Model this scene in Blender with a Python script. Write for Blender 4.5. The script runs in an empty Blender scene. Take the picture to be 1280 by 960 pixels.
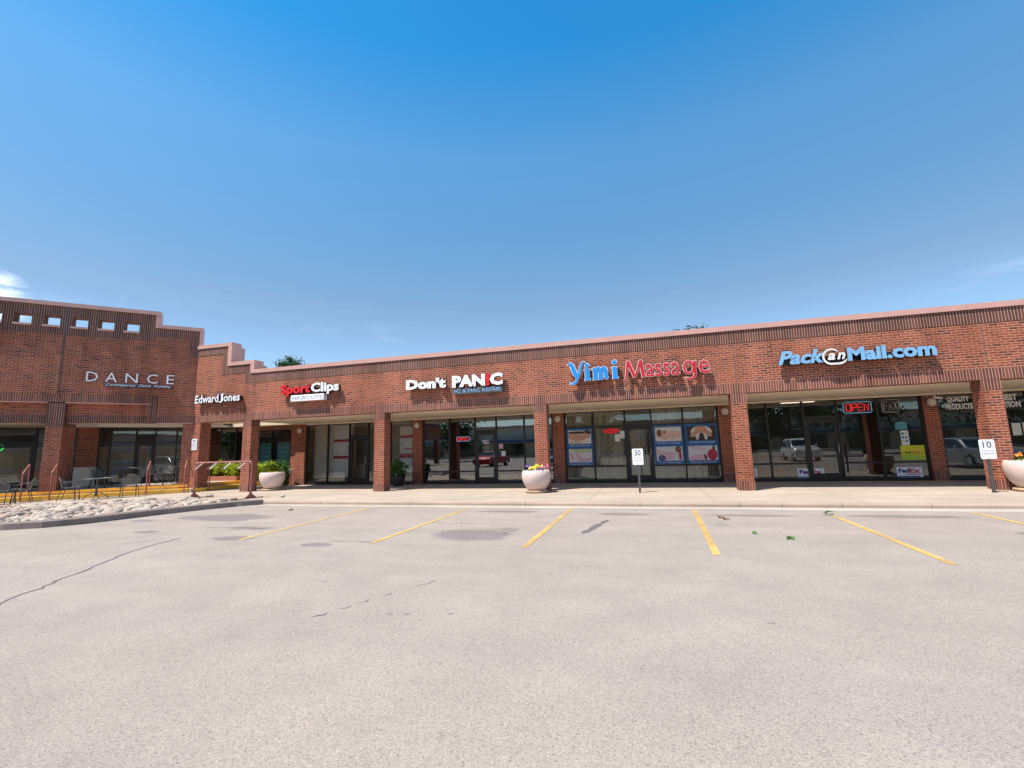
import bpy, bmesh, math, random
from mathutils import Vector, Matrix
random.seed(7)
S = bpy.context.scene
COL = S.collection
R = math.radians

# ------------------------------------------------------------------ camera
F_PX, YAW, PITCH, ROLL = 574.35, .2766, .145, -.0273
CAM = Vector((0, -14.712, 1.32))
cy, sy = math.cos(YAW), math.sin(YAW)
cf = Vector((-sy*math.cos(PITCH), cy*math.cos(PITCH), math.sin(PITCH)))
cr0 = Vector((cy, sy, 0)); cu0 = cr0.cross(cf)
cr = cr0*math.cos(ROLL)+cu0*math.sin(ROLL)
cu = -cr0*math.sin(ROLL)+cu0*math.cos(ROLL)
cam_d = bpy.data.cameras.new('camera'); cam = bpy.data.objects.new('camera', cam_d); COL.objects.link(cam)
cam.matrix_world = Matrix(((cr.x, cu.x, -cf.x, CAM.x), (cr.y, cu.y, -cf.y, CAM.y), (cr.z, cu.z, -cf.z, CAM.z), (0, 0, 0, 1)))
cam_d.sensor_width = 36; cam_d.lens = F_PX/1280*36; cam_d.shift_y = -1/1280
cam_d.clip_start = .1; cam_d.clip_end = 3000
S.camera = cam

# surveying helpers: where a sight line of the photograph meets a real plane
def ray(x, y): return cf+cr*((x-640)/F_PX)-cu*((y-479)/F_PX)
def onZ(x, y, Z=0.):
    d = ray(x, y); return CAM+d*((Z-CAM.z)/d.z)
def onY(x, y, Y=0.):
    d = ray(x, y); return CAM+d*((Y-CAM.y)/d.y)
CX = -17.955
def onD(x, y, off=0.):       # on the angled wing; returns (local x, z)
    d = ray(x, y); n = Vector((.70711, -.70711, 0)); c = Vector((CX, 0, 0))
    p = CAM+d*(((c-CAM).dot(n)+off)/d.dot(n)); q = p-c
    return (q.x+q.y)*.70711, p.z

# ------------------------------------------------------------------ node helpers
def new_mat(name):
    m = bpy.data.materials.new(name); m.use_nodes = True; nt = m.node_tree
    return m, nt, nt.nodes['Principled BSDF']
def N(nt, t, **kw):
    n = nt.nodes.new(t)
    for k, v in kw.items():
        if k in n.inputs: n.inputs[k].default_value = v
        else: setattr(n, k, v)
    return n
def ramp(nt, stops, interp='LINEAR'):
    n = nt.nodes.new('ShaderNodeValToRGB'); cr_ = n.color_ramp; cr_.interpolation = interp
    while len(cr_.elements) < len(stops): cr_.elements.new(.5)
    for e, (p, c) in zip(cr_.elements, stops):
        e.position = p; e.color = (*c, 1) if len(c) == 3 else c
    return n
def mixc(nt, fac, a, b, mode='MIX'):
    n = nt.nodes.new('ShaderNodeMix'); n.data_type = 'RGBA'; n.blend_type = mode
    for sock, v in ((0, fac), (6, a), (7, b)):
        if isinstance(v, bpy.types.NodeSocket): nt.links.new(v, n.inputs[sock])
        elif sock == 0: n.inputs[0].default_value = v
        else: n.inputs[sock].default_value = (*v, 1)
    return n.outputs[2]
def mth(nt, op, a, b=None, clamp=False):
    n = nt.nodes.new('ShaderNodeMath'); n.operation = op; n.use_clamp = clamp
    for i, v in enumerate((a, b)):
        if v is None: continue
        if isinstance(v, bpy.types.NodeSocket): nt.links.new(v, n.inputs[i])
        else: n.inputs[i].default_value = v
    return n.outputs[0]
def noise(nt, scale, detail=4, rough=.55, coord='Object', dist=0, vec=None):
    n = N(nt, 'ShaderNodeTexNoise', Scale=scale, Detail=detail, Roughness=rough, Distortion=dist)
    if vec is None: vec = nt.nodes.new('ShaderNodeTexCoord').outputs[coord]
    nt.links.new(vec, n.inputs['Vector'])
    return n.outputs['Fac']
def simple(name, col, rough=.6, metal=0, var=.12, scale=6, spec=.5, dirt=None):
    m, nt, b = new_mat(name)
    f = noise(nt, scale)
    rp = ramp(nt, [(.3, [c*(1-var) for c in col]), (.7, [min(1, c*(1+var)) for c in col])])
    nt.links.new(f, rp.inputs[0]); out = rp.outputs[0]
    if dirt:
        f2 = noise(nt, dirt[0], 6, .65)
        r2 = ramp(nt, [(dirt[2], (0, 0, 0)), (min(1, dirt[2]+.2), (1, 1, 1))]); nt.links.new(f2, r2.inputs[0])
        out = mixc(nt, r2.outputs[0], out, dirt[1])
    nt.links.new(out, b.inputs['Base Color'])
    b.inputs['Roughness'].default_value = rough; b.inputs['Metallic'].default_value = metal
    b.inputs['Specular IOR Level'].default_value = spec
    return m
def emissive(name, col, strength, base=None):
    m, nt, b = new_mat(name)
    b.inputs['Base Color'].default_value = (*(base or col), 1)
    b.inputs['Emission Color'].default_value = (*col, 1); b.inputs['Emission Strength'].default_value = strength
    return m
M = {}
def brick_mat(name, w, h, stops, mortar, msize=.009, darkscale=.9, dark=.35):
    m, nt, b = new_mat(name)
    uv = nt.nodes.new('ShaderNodeUVMap'); uv.uv_map = 'uv'
    t = N(nt, 'ShaderNodeTexBrick', Scale=1.0)
    t.inputs['Color1'].default_value = (0, 0, 0, 1); t.inputs['Color2'].default_value = (1, 1, 1, 1); t.inputs['Mortar'].default_value = (.5, .5, .5, 1)
    t.inputs['Mortar Size'].default_value = msize; t.inputs['Mortar Smooth'].default_value = .15; t.inputs['Bias'].default_value = 0
    t.inputs['Brick Width'].default_value = w; t.inputs['Row Height'].default_value = h
    t.offset = .5 if h < 1 else 0; t.squash = 1
    nt.links.new(uv.outputs[0], t.inputs['Vector'])
    # clumps: shift the random brick value with a broad noise
    f = noise(nt, darkscale, 3, .6)
    v = mth(nt, 'ADD', mth(nt, 'MULTIPLY', t.outputs['Color'], 1-dark), mth(nt, 'MULTIPLY', mth(nt, 'ADD', f, -.12), dark*1.2), True)
    rp = ramp(nt, stops); nt.links.new(v, rp.inputs[0])
    fine = noise(nt, 60, 3)
    mo = mixc(nt, fine, [c*.75 for c in mortar], [min(1, c*1.2) for c in mortar])
    br = mixc(nt, mth(nt, 'MULTIPLY', fine, .5), rp.outputs[0], (.10, .045, .035))
    stain = ramp(nt, [(.46, (1, 1, 1)), (.72, (.72, .66, .63))]); nt.links.new(noise(nt, .55, 5, .6), stain.inputs[0])
    c = mixc(nt, t.outputs['Fac'], br, mo)
    c = mixc(nt, 1.0, c, stain.outputs[0], 'MULTIPLY')
    tco = nt.nodes.new('ShaderNodeTexCoord').outputs['Object']; mpp = N(nt, 'ShaderNodeMapping'); mpp.inputs['Scale'].default_value = (2.6, 2.6, .16); nt.links.new(tco, mpp.inputs[0])
    strk = ramp(nt, [(.34, (.80, .77, .76)), (.52, (1, 1, 1)), (.72, (1.10, 1.10, 1.11))]); nt.links.new(noise(nt, 1.0, 4, .6, vec=mpp.outputs[0]), strk.inputs[0])
    c = mixc(nt, .8, c, strk.outputs[0], 'MULTIPLY')
    eff = ramp(nt, [(.66, (0, 0, 0)), (.80, (1, 1, 1))]); nt.links.new(noise(nt, 1.1, 6, .68, vec=tco), eff.inputs[0])
    c = mixc(nt, mth(nt, 'MULTIPLY', eff.outputs[0], .28), c, (.46, .38, .34))
    nt.links.new(c, b.inputs['Base Color'])
    b.inputs['Roughness'].default_value = .85; b.inputs['Specular IOR Level'].default_value = .25
    bp = N(nt, 'ShaderNodeBump', Strength=.5, Distance=.006, invert=True)
    nt.links.new(t.outputs['Fac'], bp.inputs['Height']); nt.links.new(bp.outputs[0], b.inputs['Normal'])
    return m
red = [(0, (.085, .030, .025)), (.2, (.13, .042, .032)), (.27, (.29, .064, .033)), (.6, (.40, .088, .043)), (1, (.49, .125, .064))]
M['brick'] = brick_mat('running_brick', .203, .0677, red, (.49, .27, .18))
M['soldier'] = brick_mat('soldier_brick', .0677, 50, [(0, (.085, .04, .034)), (.5, (.14, .056, .046)), (.8, (.20, .07, .052)), (1, (.32, .10, .07))], (.47, .30, .225), .008)
M['soldier_red'] = brick_mat('soldier_brick_red', .0677, 50, [(0, (.12, .045, .038)), (.45, (.20, .066, .05)), (1, (.40, .12, .08))], (.48, .30, .225), .008)
M['coping'] = simple('pink_metal_coping', (.57, .315, .26), .45, 0, .06, 2, dirt=(2.2, (.42, .25, .21), .62))
M['soffit'] = simple('tan_soffit', (.74, .61, .46), .7, 0, .07, 1.2, dirt=(1.5, (.45, .36, .26), .6))
M['bronze'] = simple('dark_bronze_aluminium', (.022, .018, .015), .4, .2, .15, 8)
M['roof'] = simple('roof_gravel', (.3, .28, .26), .9, 0, .2, 20)
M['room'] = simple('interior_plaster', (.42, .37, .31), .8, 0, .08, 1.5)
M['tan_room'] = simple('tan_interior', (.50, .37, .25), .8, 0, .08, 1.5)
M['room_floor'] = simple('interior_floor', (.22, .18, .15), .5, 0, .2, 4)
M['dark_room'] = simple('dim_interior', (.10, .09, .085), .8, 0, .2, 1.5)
M['white'] = simple('white_paint', (.82, .82, .84), .45, 0, .03, 3)
M['sign_white'] = simple('white_sign_sheet', (.80, .80, .84), .4, 0, .04, 8)
M['black'] = simple('black_paint', (.02, .02, .022), .5, 0, .2, 6)
M['ink'] = simple('dark_blue_ink', (.03, .035, .08), .5, 0, .1, 6)
M['greyink'] = simple('grey_ink', (.32, .32, .36), .6, 0, .1, 6)
M['red'] = simple('red_acrylic', (.72, .010, .014), .4, 0, .06, 3)
M['darkred'] = simple('deep_red_acrylic', (.56, .004, .012), .4, 0, .08, 3)
M['pinkwhite'] = simple('pale_pink_trim', (.80, .68, .69), .4, 0, .03, 3)
M['blue'] = simple('bright_blue_acrylic', (.012, .25, .72), .4, 0, .05, 3)
M['paleblue'] = simple('pale_blue_acrylic', (.20, .43, .70), .4, 0, .05, 3)
M['palegrey'] = simple('pale_grey_acrylic', (.74, .72, .70), .4, 0, .05, 3)
M['posterblue'] = simple('poster_blue', (.010, .12, .34), .5, 0, .15, 3)
M['steel'] = simple('brushed_steel', (.55, .55, .55), .35, .8, .1, 20)
M['rack'] = simple('red_brown_paint', (.30, .105, .085), .45, 0, .18, 14)
M['darkpost'] = simple('dark_grey_post', (.07, .065, .065), .6, 0, .2, 20)
M['lamp'] = simple('opal_lamp_glass', (.62, .55, .48), .35, 0, .04, 9)
M['stone_bowl'] = simple('pinkish_cast_stone', (.66, .52, .47), .75, 0, .07, 25, dirt=(3.5, (.50, .37, .31), .58))
M['saucer'] = simple('weathered_saucer', (.46, .31, .19), .8, 0, .25, 6)
M['raceway'] = simple('brick_coloured_raceway', (.26, .08, .05), .6)
M['soil'] = simple('potting_soil', (.06, .04, .028), .95, 0, .4, 40)
M['yellow_curb'] = simple('worn_yellow_paint', (.84, .46, .055), .6, 0, .1, 9, dirt=(6, (.50, .30, .10), .68))
M['yellow_line'] = None
M['dark_pot'] = simple('dark_pot', (.03, .028, .03), .5)
M['terracotta'] = simple('red_brick_edging', (.38, .13, .08), .8, 0, .2, 30)
M['silver'] = simple('silver_car_paint', (.45, .49, .48), .25, .55, .04, 2)
M['carred'] = simple('red_car_paint', (.42, .02, .03), .22, .2, .05, 2)
M['carblue'] = simple('blue_car_paint', (.03, .12, .24), .22, .3, .05, 2)
M['carwhite'] = simple('white_car_paint', (.75, .76, .76), .25, 0, .03, 2)
M['rubber'] = simple('tyre_rubber', (.02, .02, .02), .9)
M['carglass'] = simple('tinted_car_glass', (.02, .03, .035), .05)
M['headlight'] = simple('lamp_lens', (.75, .75, .72), .1)
M['taillight'] = simple('tail_lens', (.4, .01, .01), .2)
M['skin'] = simple('print_skin_tone', (.56, .30, .20), .6, 0, .2, 9)
M['skin2'] = simple('print_pale_skin', (.70, .47, .40), .6, 0, .14, 9)
M['printwhite'] = simple('print_towel_white', (.68, .64, .64), .6, 0, .06, 9)
M['printpink'] = simple('print_pink', (.70, .40, .47), .6, 0, .15, 9)
M['printgreen'] = simple('print_soft_green', (.48, .56, .26), .6, 0, .15, 6)
M['printdark'] = simple('print_dark', (.04, .03, .03), .6, 0, .2, 6)
M['printbrown'] = simple('print_brown_hair', (.22, .09, .035), .6, 0, .3, 14)
M['printred'] = simple('print_red_cloth', (.48, .03, .05), .6, 0, .3, 14)
M['printnavy'] = simple('print_navy_cloth', (.10, .09, .22), .6, 0, .3, 14)
M['stonebeige'] = simple('print_stones', (.60, .46, .28), .6, 0, .3, 14)
M['yellowposter'] = simple('yellow_green_poster', (.62, .58, .015), .5, 0, .06, 4)
M['limeposter'] = simple('lime_poster', (.36, .52, .02), .5, 0, .06, 4)
M['fedpurple'] = simple('purple_print', (.05, .015, .16), .5, 0, .06, 4)
M['fedred'] = simple('red_orange_print', (.62, .05, .05), .5, 0, .06, 4)
M['teal'] = simple('teal_sign', (.10, .36, .38), .5, 0, .06, 4)
M['paper'] = simple('paper_sheet', (.72, .74, .70), .7, 0, .05, 4)
M['wood'] = simple('varnished_wood', (.30, .13, .05), .5, 0, .25, 8)
M['neon_red'] = emissive('red_neon', (1, .03, .02), .5)
M['neon_blue'] = emissive('blue_neon', (.12, .42, .68), .3)
M['neon_off'] = simple('unlit_neon_tube', (.52, .55, .45), .3, 0, .05, 6)
M['neon_green'] = emissive('green_neon', (.03, .7, .08), 1.0)
M['neon_dimred'] = emissive('dim_red_led', (.75, .01, .01), .12)
M['tube'] = emissive('fluorescent_diffuser', (1, .86, .66), 1.1)
M['tealglow'] = emissive('blue_green_screen', (.02, .16, .24), .35)

def glass(name, tint, refl):
    m, nt, b = new_mat(name); nt.nodes.remove(b)
    out = nt.nodes['Material Output']
    tr = N(nt, 'ShaderNodeBsdfTransparent'); tr.inputs[0].default_value = (*tint, 1)
    gl = N(nt, 'ShaderNodeBsdfGlossy', Roughness=0.0); gl.inputs[0].default_value = (.96, 1, .98, 1)
    fr = N(nt, 'ShaderNodeFresnel', IOR=1.5)
    fac = mth(nt, 'ADD', mth(nt, 'MULTIPLY', fr.outputs[0], 1.6), refl, True)
    mx = N(nt, 'ShaderNodeMixShader'); nt.links.new(fac, mx.inputs[0]); nt.links.new(tr.outputs[0], mx.inputs[1]); nt.links.new(gl.outputs[0], mx.inputs[2])
    bmp = N(nt, 'ShaderNodeBump', Strength=.04, Distance=.02)
    nt.links.new(noise(nt, 1.2, 1), bmp.inputs['Height']); nt.links.new(bmp.outputs[0], gl.inputs['Normal'])
    nt.links.new(mx.outputs[0], out.inputs[0]); return m
M['glass'] = glass('tinted_shop_glass', (.50, .52, .50), .15)
M['clear'] = glass('shop_glass', (.90, .92, .89), .045)

def mesh_alpha(name, col, sx):     # expanded-metal mesh of patio furniture
    m, nt, b = new_mat(name); out = nt.nodes['Material Output']
    b.inputs['Base Color'].default_value = (*col, 1); b.inputs['Roughness'].default_value = .45; b.inputs['Metallic'].default_value = .3
    uv = nt.nodes.new('ShaderNodeUVMap'); uv.uv_map = 'uv'
    t = N(nt, 'ShaderNodeTexBrick', Scale=1.0); t.inputs['Brick Width'].default_value = sx; t.inputs['Row Height'].default_value = sx*.5; t.inputs['Mortar Size'].default_value = sx*.11
    nt.links.new(uv.outputs[0], t.inputs['Vector'])
    tr = N(nt, 'ShaderNodeBsdfTransparent'); mx = N(nt, 'ShaderNodeMixShader')
    nt.links.new(t.outputs['Fac'], mx.inputs[0]); nt.links.new(tr.outputs[0], mx.inputs[1]); nt.links.new(b.outputs[0], mx.inputs[2]); nt.links.new(mx.outputs[0], out.inputs[0])
    return m
M['wire'] = mesh_alpha('expanded_metal_mesh', (.20, .205, .21), .045)
M['wire_frame'] = simple('grey_steel_tube', (.09, .095, .10), .4, .4, .1, 20)

def leaf_mat(name, c1, c2):
    m, nt, b = new_mat(name)
    oi = nt.nodes.new('ShaderNodeNewGeometry')
    rp = ramp(nt, [(0, c1), (1, c2)]); nt.links.new(oi.outputs['Random Per Island'], rp.inputs[0])
    nt.links.new(rp.outputs[0], b.inputs['Base Color']); b.inputs['Roughness'].default_value = .55
    out = nt.nodes['Material Output']
    tl = N(nt, 'ShaderNodeBsdfTranslucent'); nt.links.new(rp.outputs[0], tl.inputs[0])
    mx = N(nt, 'ShaderNodeMixShader'); mx.inputs[0].default_value = .35
    nt.links.new(b.outputs[0], mx.inputs[1]); nt.links.new(tl.outputs[0], mx.inputs[2]); nt.links.new(mx.outputs[0], out.inputs[0])
    return m
M['lime_leaf'] = leaf_mat('lime_leaf', (.20, .32, .012), (.56, .62, .035))
M['green_leaf'] = leaf_mat('green_leaf', (.03, .10, .012), (.10, .25, .03))
M['tree_leaf'] = leaf_mat('tree_leaf', (.018, .05, .012), (.07, .13, .03))
M['bud_leaf'] = leaf_mat('reddish_leaf', (.20, .10, .05), (.42, .26, .14))
M['bark'] = simple('bark', (.10, .07, .05), .9, 0, .3, 12)
M['pet_yellow'] = simple('yellow_petal', (.80, .60, .02), .5)
M['pet_purple'] = simple('purple_petal', (.13, .03, .30), .5)
M['pet_pink'] = simple('pink_petal', (.55, .12, .28), .5)
M['pet_orange'] = simple('orange_petal', (.80, .22, .015), .5)

# asphalt
def asphalt():
    m, nt, b = new_mat('aged_asphalt'); tc = nt.nodes.new('ShaderNodeTexCoord').outputs['Object']
    big = noise(nt, .16, 5, .6, vec=tc); mid = noise(nt, 1.4, 5, .65, vec=tc)
    fine = noise(nt, 120, 3, .75, vec=tc); grit = N(nt, 'ShaderNodeTexVoronoi', Scale=150.0); nt.links.new(tc, grit.inputs['Vector'])
    r1 = ramp(nt, [(.2, (.312, .260, .222)), (.8, (.348, .294, .256))]); nt.links.new(big, r1.inputs[0])
    r2 = ramp(nt, [(.3, (.90, .90, .90)), (.7, (1.08, 1.08, 1.08))]); nt.links.new(mid, r2.inputs[0])
    r3 = ramp(nt, [(.28, (.70, .68, .68)), (.5, (1, 1, 1)), (.74, (1.32, 1.30, 1.27))]); nt.links.new(fine, r3.inputs[0])
    c = mixc(nt, 1., r1.outputs[0], r2.outputs[0], 'MULTIPLY'); c = mixc(nt, .75, c, r3.outputs[0], 'MULTIPLY')
    sep = nt.nodes.new('ShaderNodeSeparateColor'); nt.links.new(grit.outputs['Color'], sep.inputs[0])
    rs = ramp(nt, [(0, (.36, .34, .33)), (.07, (.42, .40, .39)), (.12, (1, 1, 1)), (.90, (1, 1, 1)), (.95, (1.45, 1.42, 1.36))]); nt.links.new(sep.outputs[0], rs.inputs[0])
    c = mixc(nt, .6, c, rs.outputs[0], 'MULTIPLY')
    rg2 = ramp(nt, [(.34, (.80, .79, .79)), (.5, (1, 1, 1)), (.68, (1.16, 1.15, 1.13))]); nt.links.new(noise(nt, 48, 2, .8, vec=tc), rg2.inputs[0]); c = mixc(nt, .6, c, rg2.outputs[0], 'MULTIPLY')
    # oil drips where engines stand
    sxyz = nt.nodes.new('ShaderNodeSeparateXYZ'); nt.links.new(tc, sxyz.inputs[0])
    wob = noise(nt, 1.7, 6, .7, vec=tc)
    tot = None
    for px, py, rx, ry, s in ((-9.9, -5.6, 1.7, .75, .85), (-9.35, -5.95, .6, .3, 1.1), (-3.0, -7.0, 1.0, .8, .75), (-2.5, -6.4, .35, .5, .5), (-.5, -4.3, .9, .3, .8), (-3.2, -4.1, 1.0, .25, .8), (-7.9, -6.9, .9, .35, .55),
                          (-5.2, -8.2, .35, .2, 1.0), (1.9, -4.3, 1.2, .22, .8), (4.6, -4.2, 1.3, .25, .9), (5.4, -5.9, .35, .25, .8), (-11.6, -6.3, .6, .3, .7), (7.2, -4.5, 1.5, .6, .5), (-7.2, -7.9, .7, .3, .7), (1.2, -5.5, .5, .7, .4), (-9.7, -7.6, .5, .2, .7)):
        dx = mth(nt, 'DIVIDE', mth(nt, 'SUBTRACT', sxyz.outputs[0], px), rx); dy = mth(nt, 'DIVIDE', mth(nt, 'SUBTRACT', sxyz.outputs[1], py), ry)
        d = mth(nt, 'ADD', mth(nt, 'MULTIPLY', dx, dx), mth(nt, 'MULTIPLY', dy, dy))
        e = mth(nt, 'MULTIPLY', mth(nt, 'SUBTRACT', 1., d, True), s)
        tot = e if tot is None else mth(nt, 'MAXIMUM', tot, e)
    soft = mth(nt, 'MULTIPLY', mth(nt, 'SUBTRACT', mth(nt, 'ADD', mth(nt, 'MULTIPLY', tot, .9), mth(nt, 'MULTIPLY', wob, .9)), .72, True), 5., True)
    gr = ramp(nt, [(.36, (.25, .25, .25)), (.58, (1, 1, 1))]); nt.links.new(noise(nt, 30, 3, .8, vec=tc), gr.inputs[0])
    mask = mth(nt, 'MULTIPLY', mth(nt, 'MULTIPLY', soft, gr.outputs[0]), .8)
    c = mixc(nt, mth(nt, 'MULTIPLY', mask, .95), c, (.13, .11, .105))
    # faint tyre-polished lanes and sealed strips
    ln = N(nt, 'ShaderNodeTexNoise', Scale=1.0, Detail=3.0); mp = N(nt, 'ShaderNodeMapping'); mp.inputs['Scale'].default_value = (.07, 1.1, 1); nt.links.new(tc, mp.inputs[0]); nt.links.new(mp.outputs[0], ln.inputs['Vector'])
    rl = ramp(nt, [(.35, (.96, .96, .96)), (.65, (1.03, 1.03, 1.02))]); nt.links.new(ln.outputs['Fac'], rl.inputs[0])
    c = mixc(nt, 1., c, rl.outputs[0], 'MULTIPLY')
    nt.links.new(c, b.inputs['Base Color']); b.inputs['Roughness'].default_value = .9; b.inputs['Specular IOR Level'].default_value = .2
    bp = N(nt, 'ShaderNodeBump', Strength=.35, Distance=.006); nt.links.new(fine, bp.inputs['Height']); nt.links.new(bp.outputs[0], b.inputs['Normal'])
    return m
M['asphalt'] = asphalt()
def concrete(name, col, joints):
    m, nt, b = new_mat(name); tc = nt.nodes.new('ShaderNodeTexCoord').outputs['Object']
    r1 = ramp(nt, [(.3, [c*.86 for c in col]), (.7, [min(1, c*1.1) for c in col])]); nt.links.new(noise(nt, .5, 6, .62, vec=tc), r1.inputs[0])
    r2 = ramp(nt, [(.3, (.88, .87, .86)), (.7, (1.06, 1.06, 1.06))]); nt.links.new(noise(nt, 45, 3, .7, vec=tc), r2.inputs[0])
    c = mixc(nt, .8, r1.outputs[0], r2.outputs[0], 'MULTIPLY')
    r3 = ramp(nt, [(.62, (0, 0, 0)), (.76, (1, 1, 1))]); nt.links.new(noise(nt, 1.8, 6, .7, vec=tc), r3.inputs[0])
    c = mixc(nt, mth(nt, 'MULTIPLY', r3.outputs[0], .35), c, [k*.55 for k in col])
    vg = N(nt, 'ShaderNodeTexVoronoi', Scale=2.6); nt.links.new(tc, vg.inputs['Vector'])
    gum = mth(nt, 'LESS_THAN', vg.outputs['Distance'], .055); c = mixc(nt, mth(nt, 'MULTIPLY', gum, .45), c, [k*.35 for k in col])
    sm = N(nt, 'ShaderNodeMapping'); sm.inputs['Scale'].default_value = (.35, 3.5, 1); nt.links.new(tc, sm.inputs[0])
    r4 = ramp(nt, [(.40, (.86, .85, .83)), (.6, (1.04, 1.04, 1.04))]); nt.links.new(noise(nt, 1.0, 5, .65, vec=sm.outputs[0]), r4.inputs[0]); c = mixc(nt, .9, c, r4.outputs[0], 'MULTIPLY')
    if joints:
        s = nt.nodes.new('ShaderNodeSeparateXYZ'); nt.links.new(tc, s.inputs[0])
        for ax, st in ((0, joints),):
            mo = mth(nt, 'ABSOLUTE', mth(nt, 'SUBTRACT', mth(nt, 'FRACT', mth(nt, 'DIVIDE', s.outputs[ax], st)), .5))
            j = mth(nt, 'LESS_THAN', mo, .007/st)
            c = mixc(nt, j, c, [k*.35 for k in col])
    nt.links.new(c, b.inputs['Base Color']); b.inputs['Roughness'].default_value = .85; b.inputs['Specular IOR Level'].default_value = .25
    return m
M['walk'] = concrete('cream_concrete', (.44, .362, .292), 2.98)
M['kerb'] = concrete('weathered_kerb_concrete', (.40, .31, .245), 0)
M['bed_kerb'] = concrete('shade_toned_kerb_concrete', (.27, .215, .185), 0)  # kerb concrete darkened so its colour carries the shade on the bed kerb
M['gutter'] = concrete('pale_gutter_concrete', (.48, .41, .345), 0)
def line_paint():
    m, nt, b = new_mat('worn_yellow_line'); tc = nt.nodes.new('ShaderNodeTexCoord').outputs['Object']
    out = nt.nodes['Material Output']
    wv = mth(nt, 'ADD', mth(nt, 'MULTIPLY', noise(nt, 45, 5, .8, vec=tc), .7), mth(nt, 'MULTIPLY', noise(nt, 1.5, 4, .6, vec=tc), .5))
    r = ramp(nt, [(.50, (0, 0, 0)), (.62, (1, 1, 1))]); nt.links.new(wv, r.inputs[0])
    c = ramp(nt, [(.3, (.60, .36, .09)), (.7, (.70, .44, .14))]); nt.links.new(noise(nt, 3, 3, vec=tc), c.inputs[0])
    nt.links.new(c.outputs[0], b.inputs['Base Color']); b.inputs['Roughness'].default_value = .7
    tr = N(nt, 'ShaderNodeBsdfTransparent'); mx = N(nt, 'ShaderNodeMixShader')
    nt.links.new(mth(nt, 'ADD', mth(nt, 'MULTIPLY', r.outputs[0], .58), .30), mx.inputs[0])
    nt.links.new(tr.outputs[0], mx.inputs[1]); nt.links.new(b.outputs[0], mx.inputs[2]); nt.links.new(mx.outputs[0], out.inputs[0])
    return m
M['yellow_line'] = line_paint()
M['crack'] = simple('crack_filler', (.135, .118, .11), .8, 0, .3, 20)
M['tar'] = simple('tar_patch', (.13, .115, .11), .8, 0, .3, 20)
def rock_mat():
    m, nt, b = new_mat('river_rock')
    oi = nt.nodes.new('ShaderNodeObjectInfo')
    rp = ramp(nt, [(0, (.40, .34, .28)), (.25, (.47, .39, .31)), (.45, (.30, .25, .22)), (.6, (.42, .26, .20)), (.8, (.50, .43, .35)), (.92, (.19, .155, .145)), (1, (.44, .38, .32))]); nt.links.new(oi.outputs['Random'], rp.inputs[0])
    r2 = ramp(nt, [(.3, (.75, .74, .73)), (.7, (1.1, 1.1, 1.08))]); nt.links.new(noise(nt, 9, 5, .65), r2.inputs[0])
    nt.links.new(mixc(nt, 1., rp.outputs[0], r2.outputs[0], 'MULTIPLY'), b.inputs['Base Color']); b.inputs['Roughness'].default_value = .85
    return m
M['rock'] = rock_mat()
M['gravel'] = simple('crushed_stone', (.46, .38, .31), .9, 0, .35, 25)
def blinds_mat():
    m, nt, b = new_mat('vertical_blind_fabric'); tc = nt.nodes.new('ShaderNodeTexCoord').outputs['Object']
    r = ramp(nt, [(.3, (.50, .41, .30)), (.7, (.72, .62, .48))]); nt.links.new(noise(nt, 7, 2, vec=tc), r.inputs[0])
    nt.links.new(r.outputs[0], b.inputs['Base Color']); b.inputs['Roughness'].default_value = .8
    return m
M['blind'] = blinds_mat()

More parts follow.
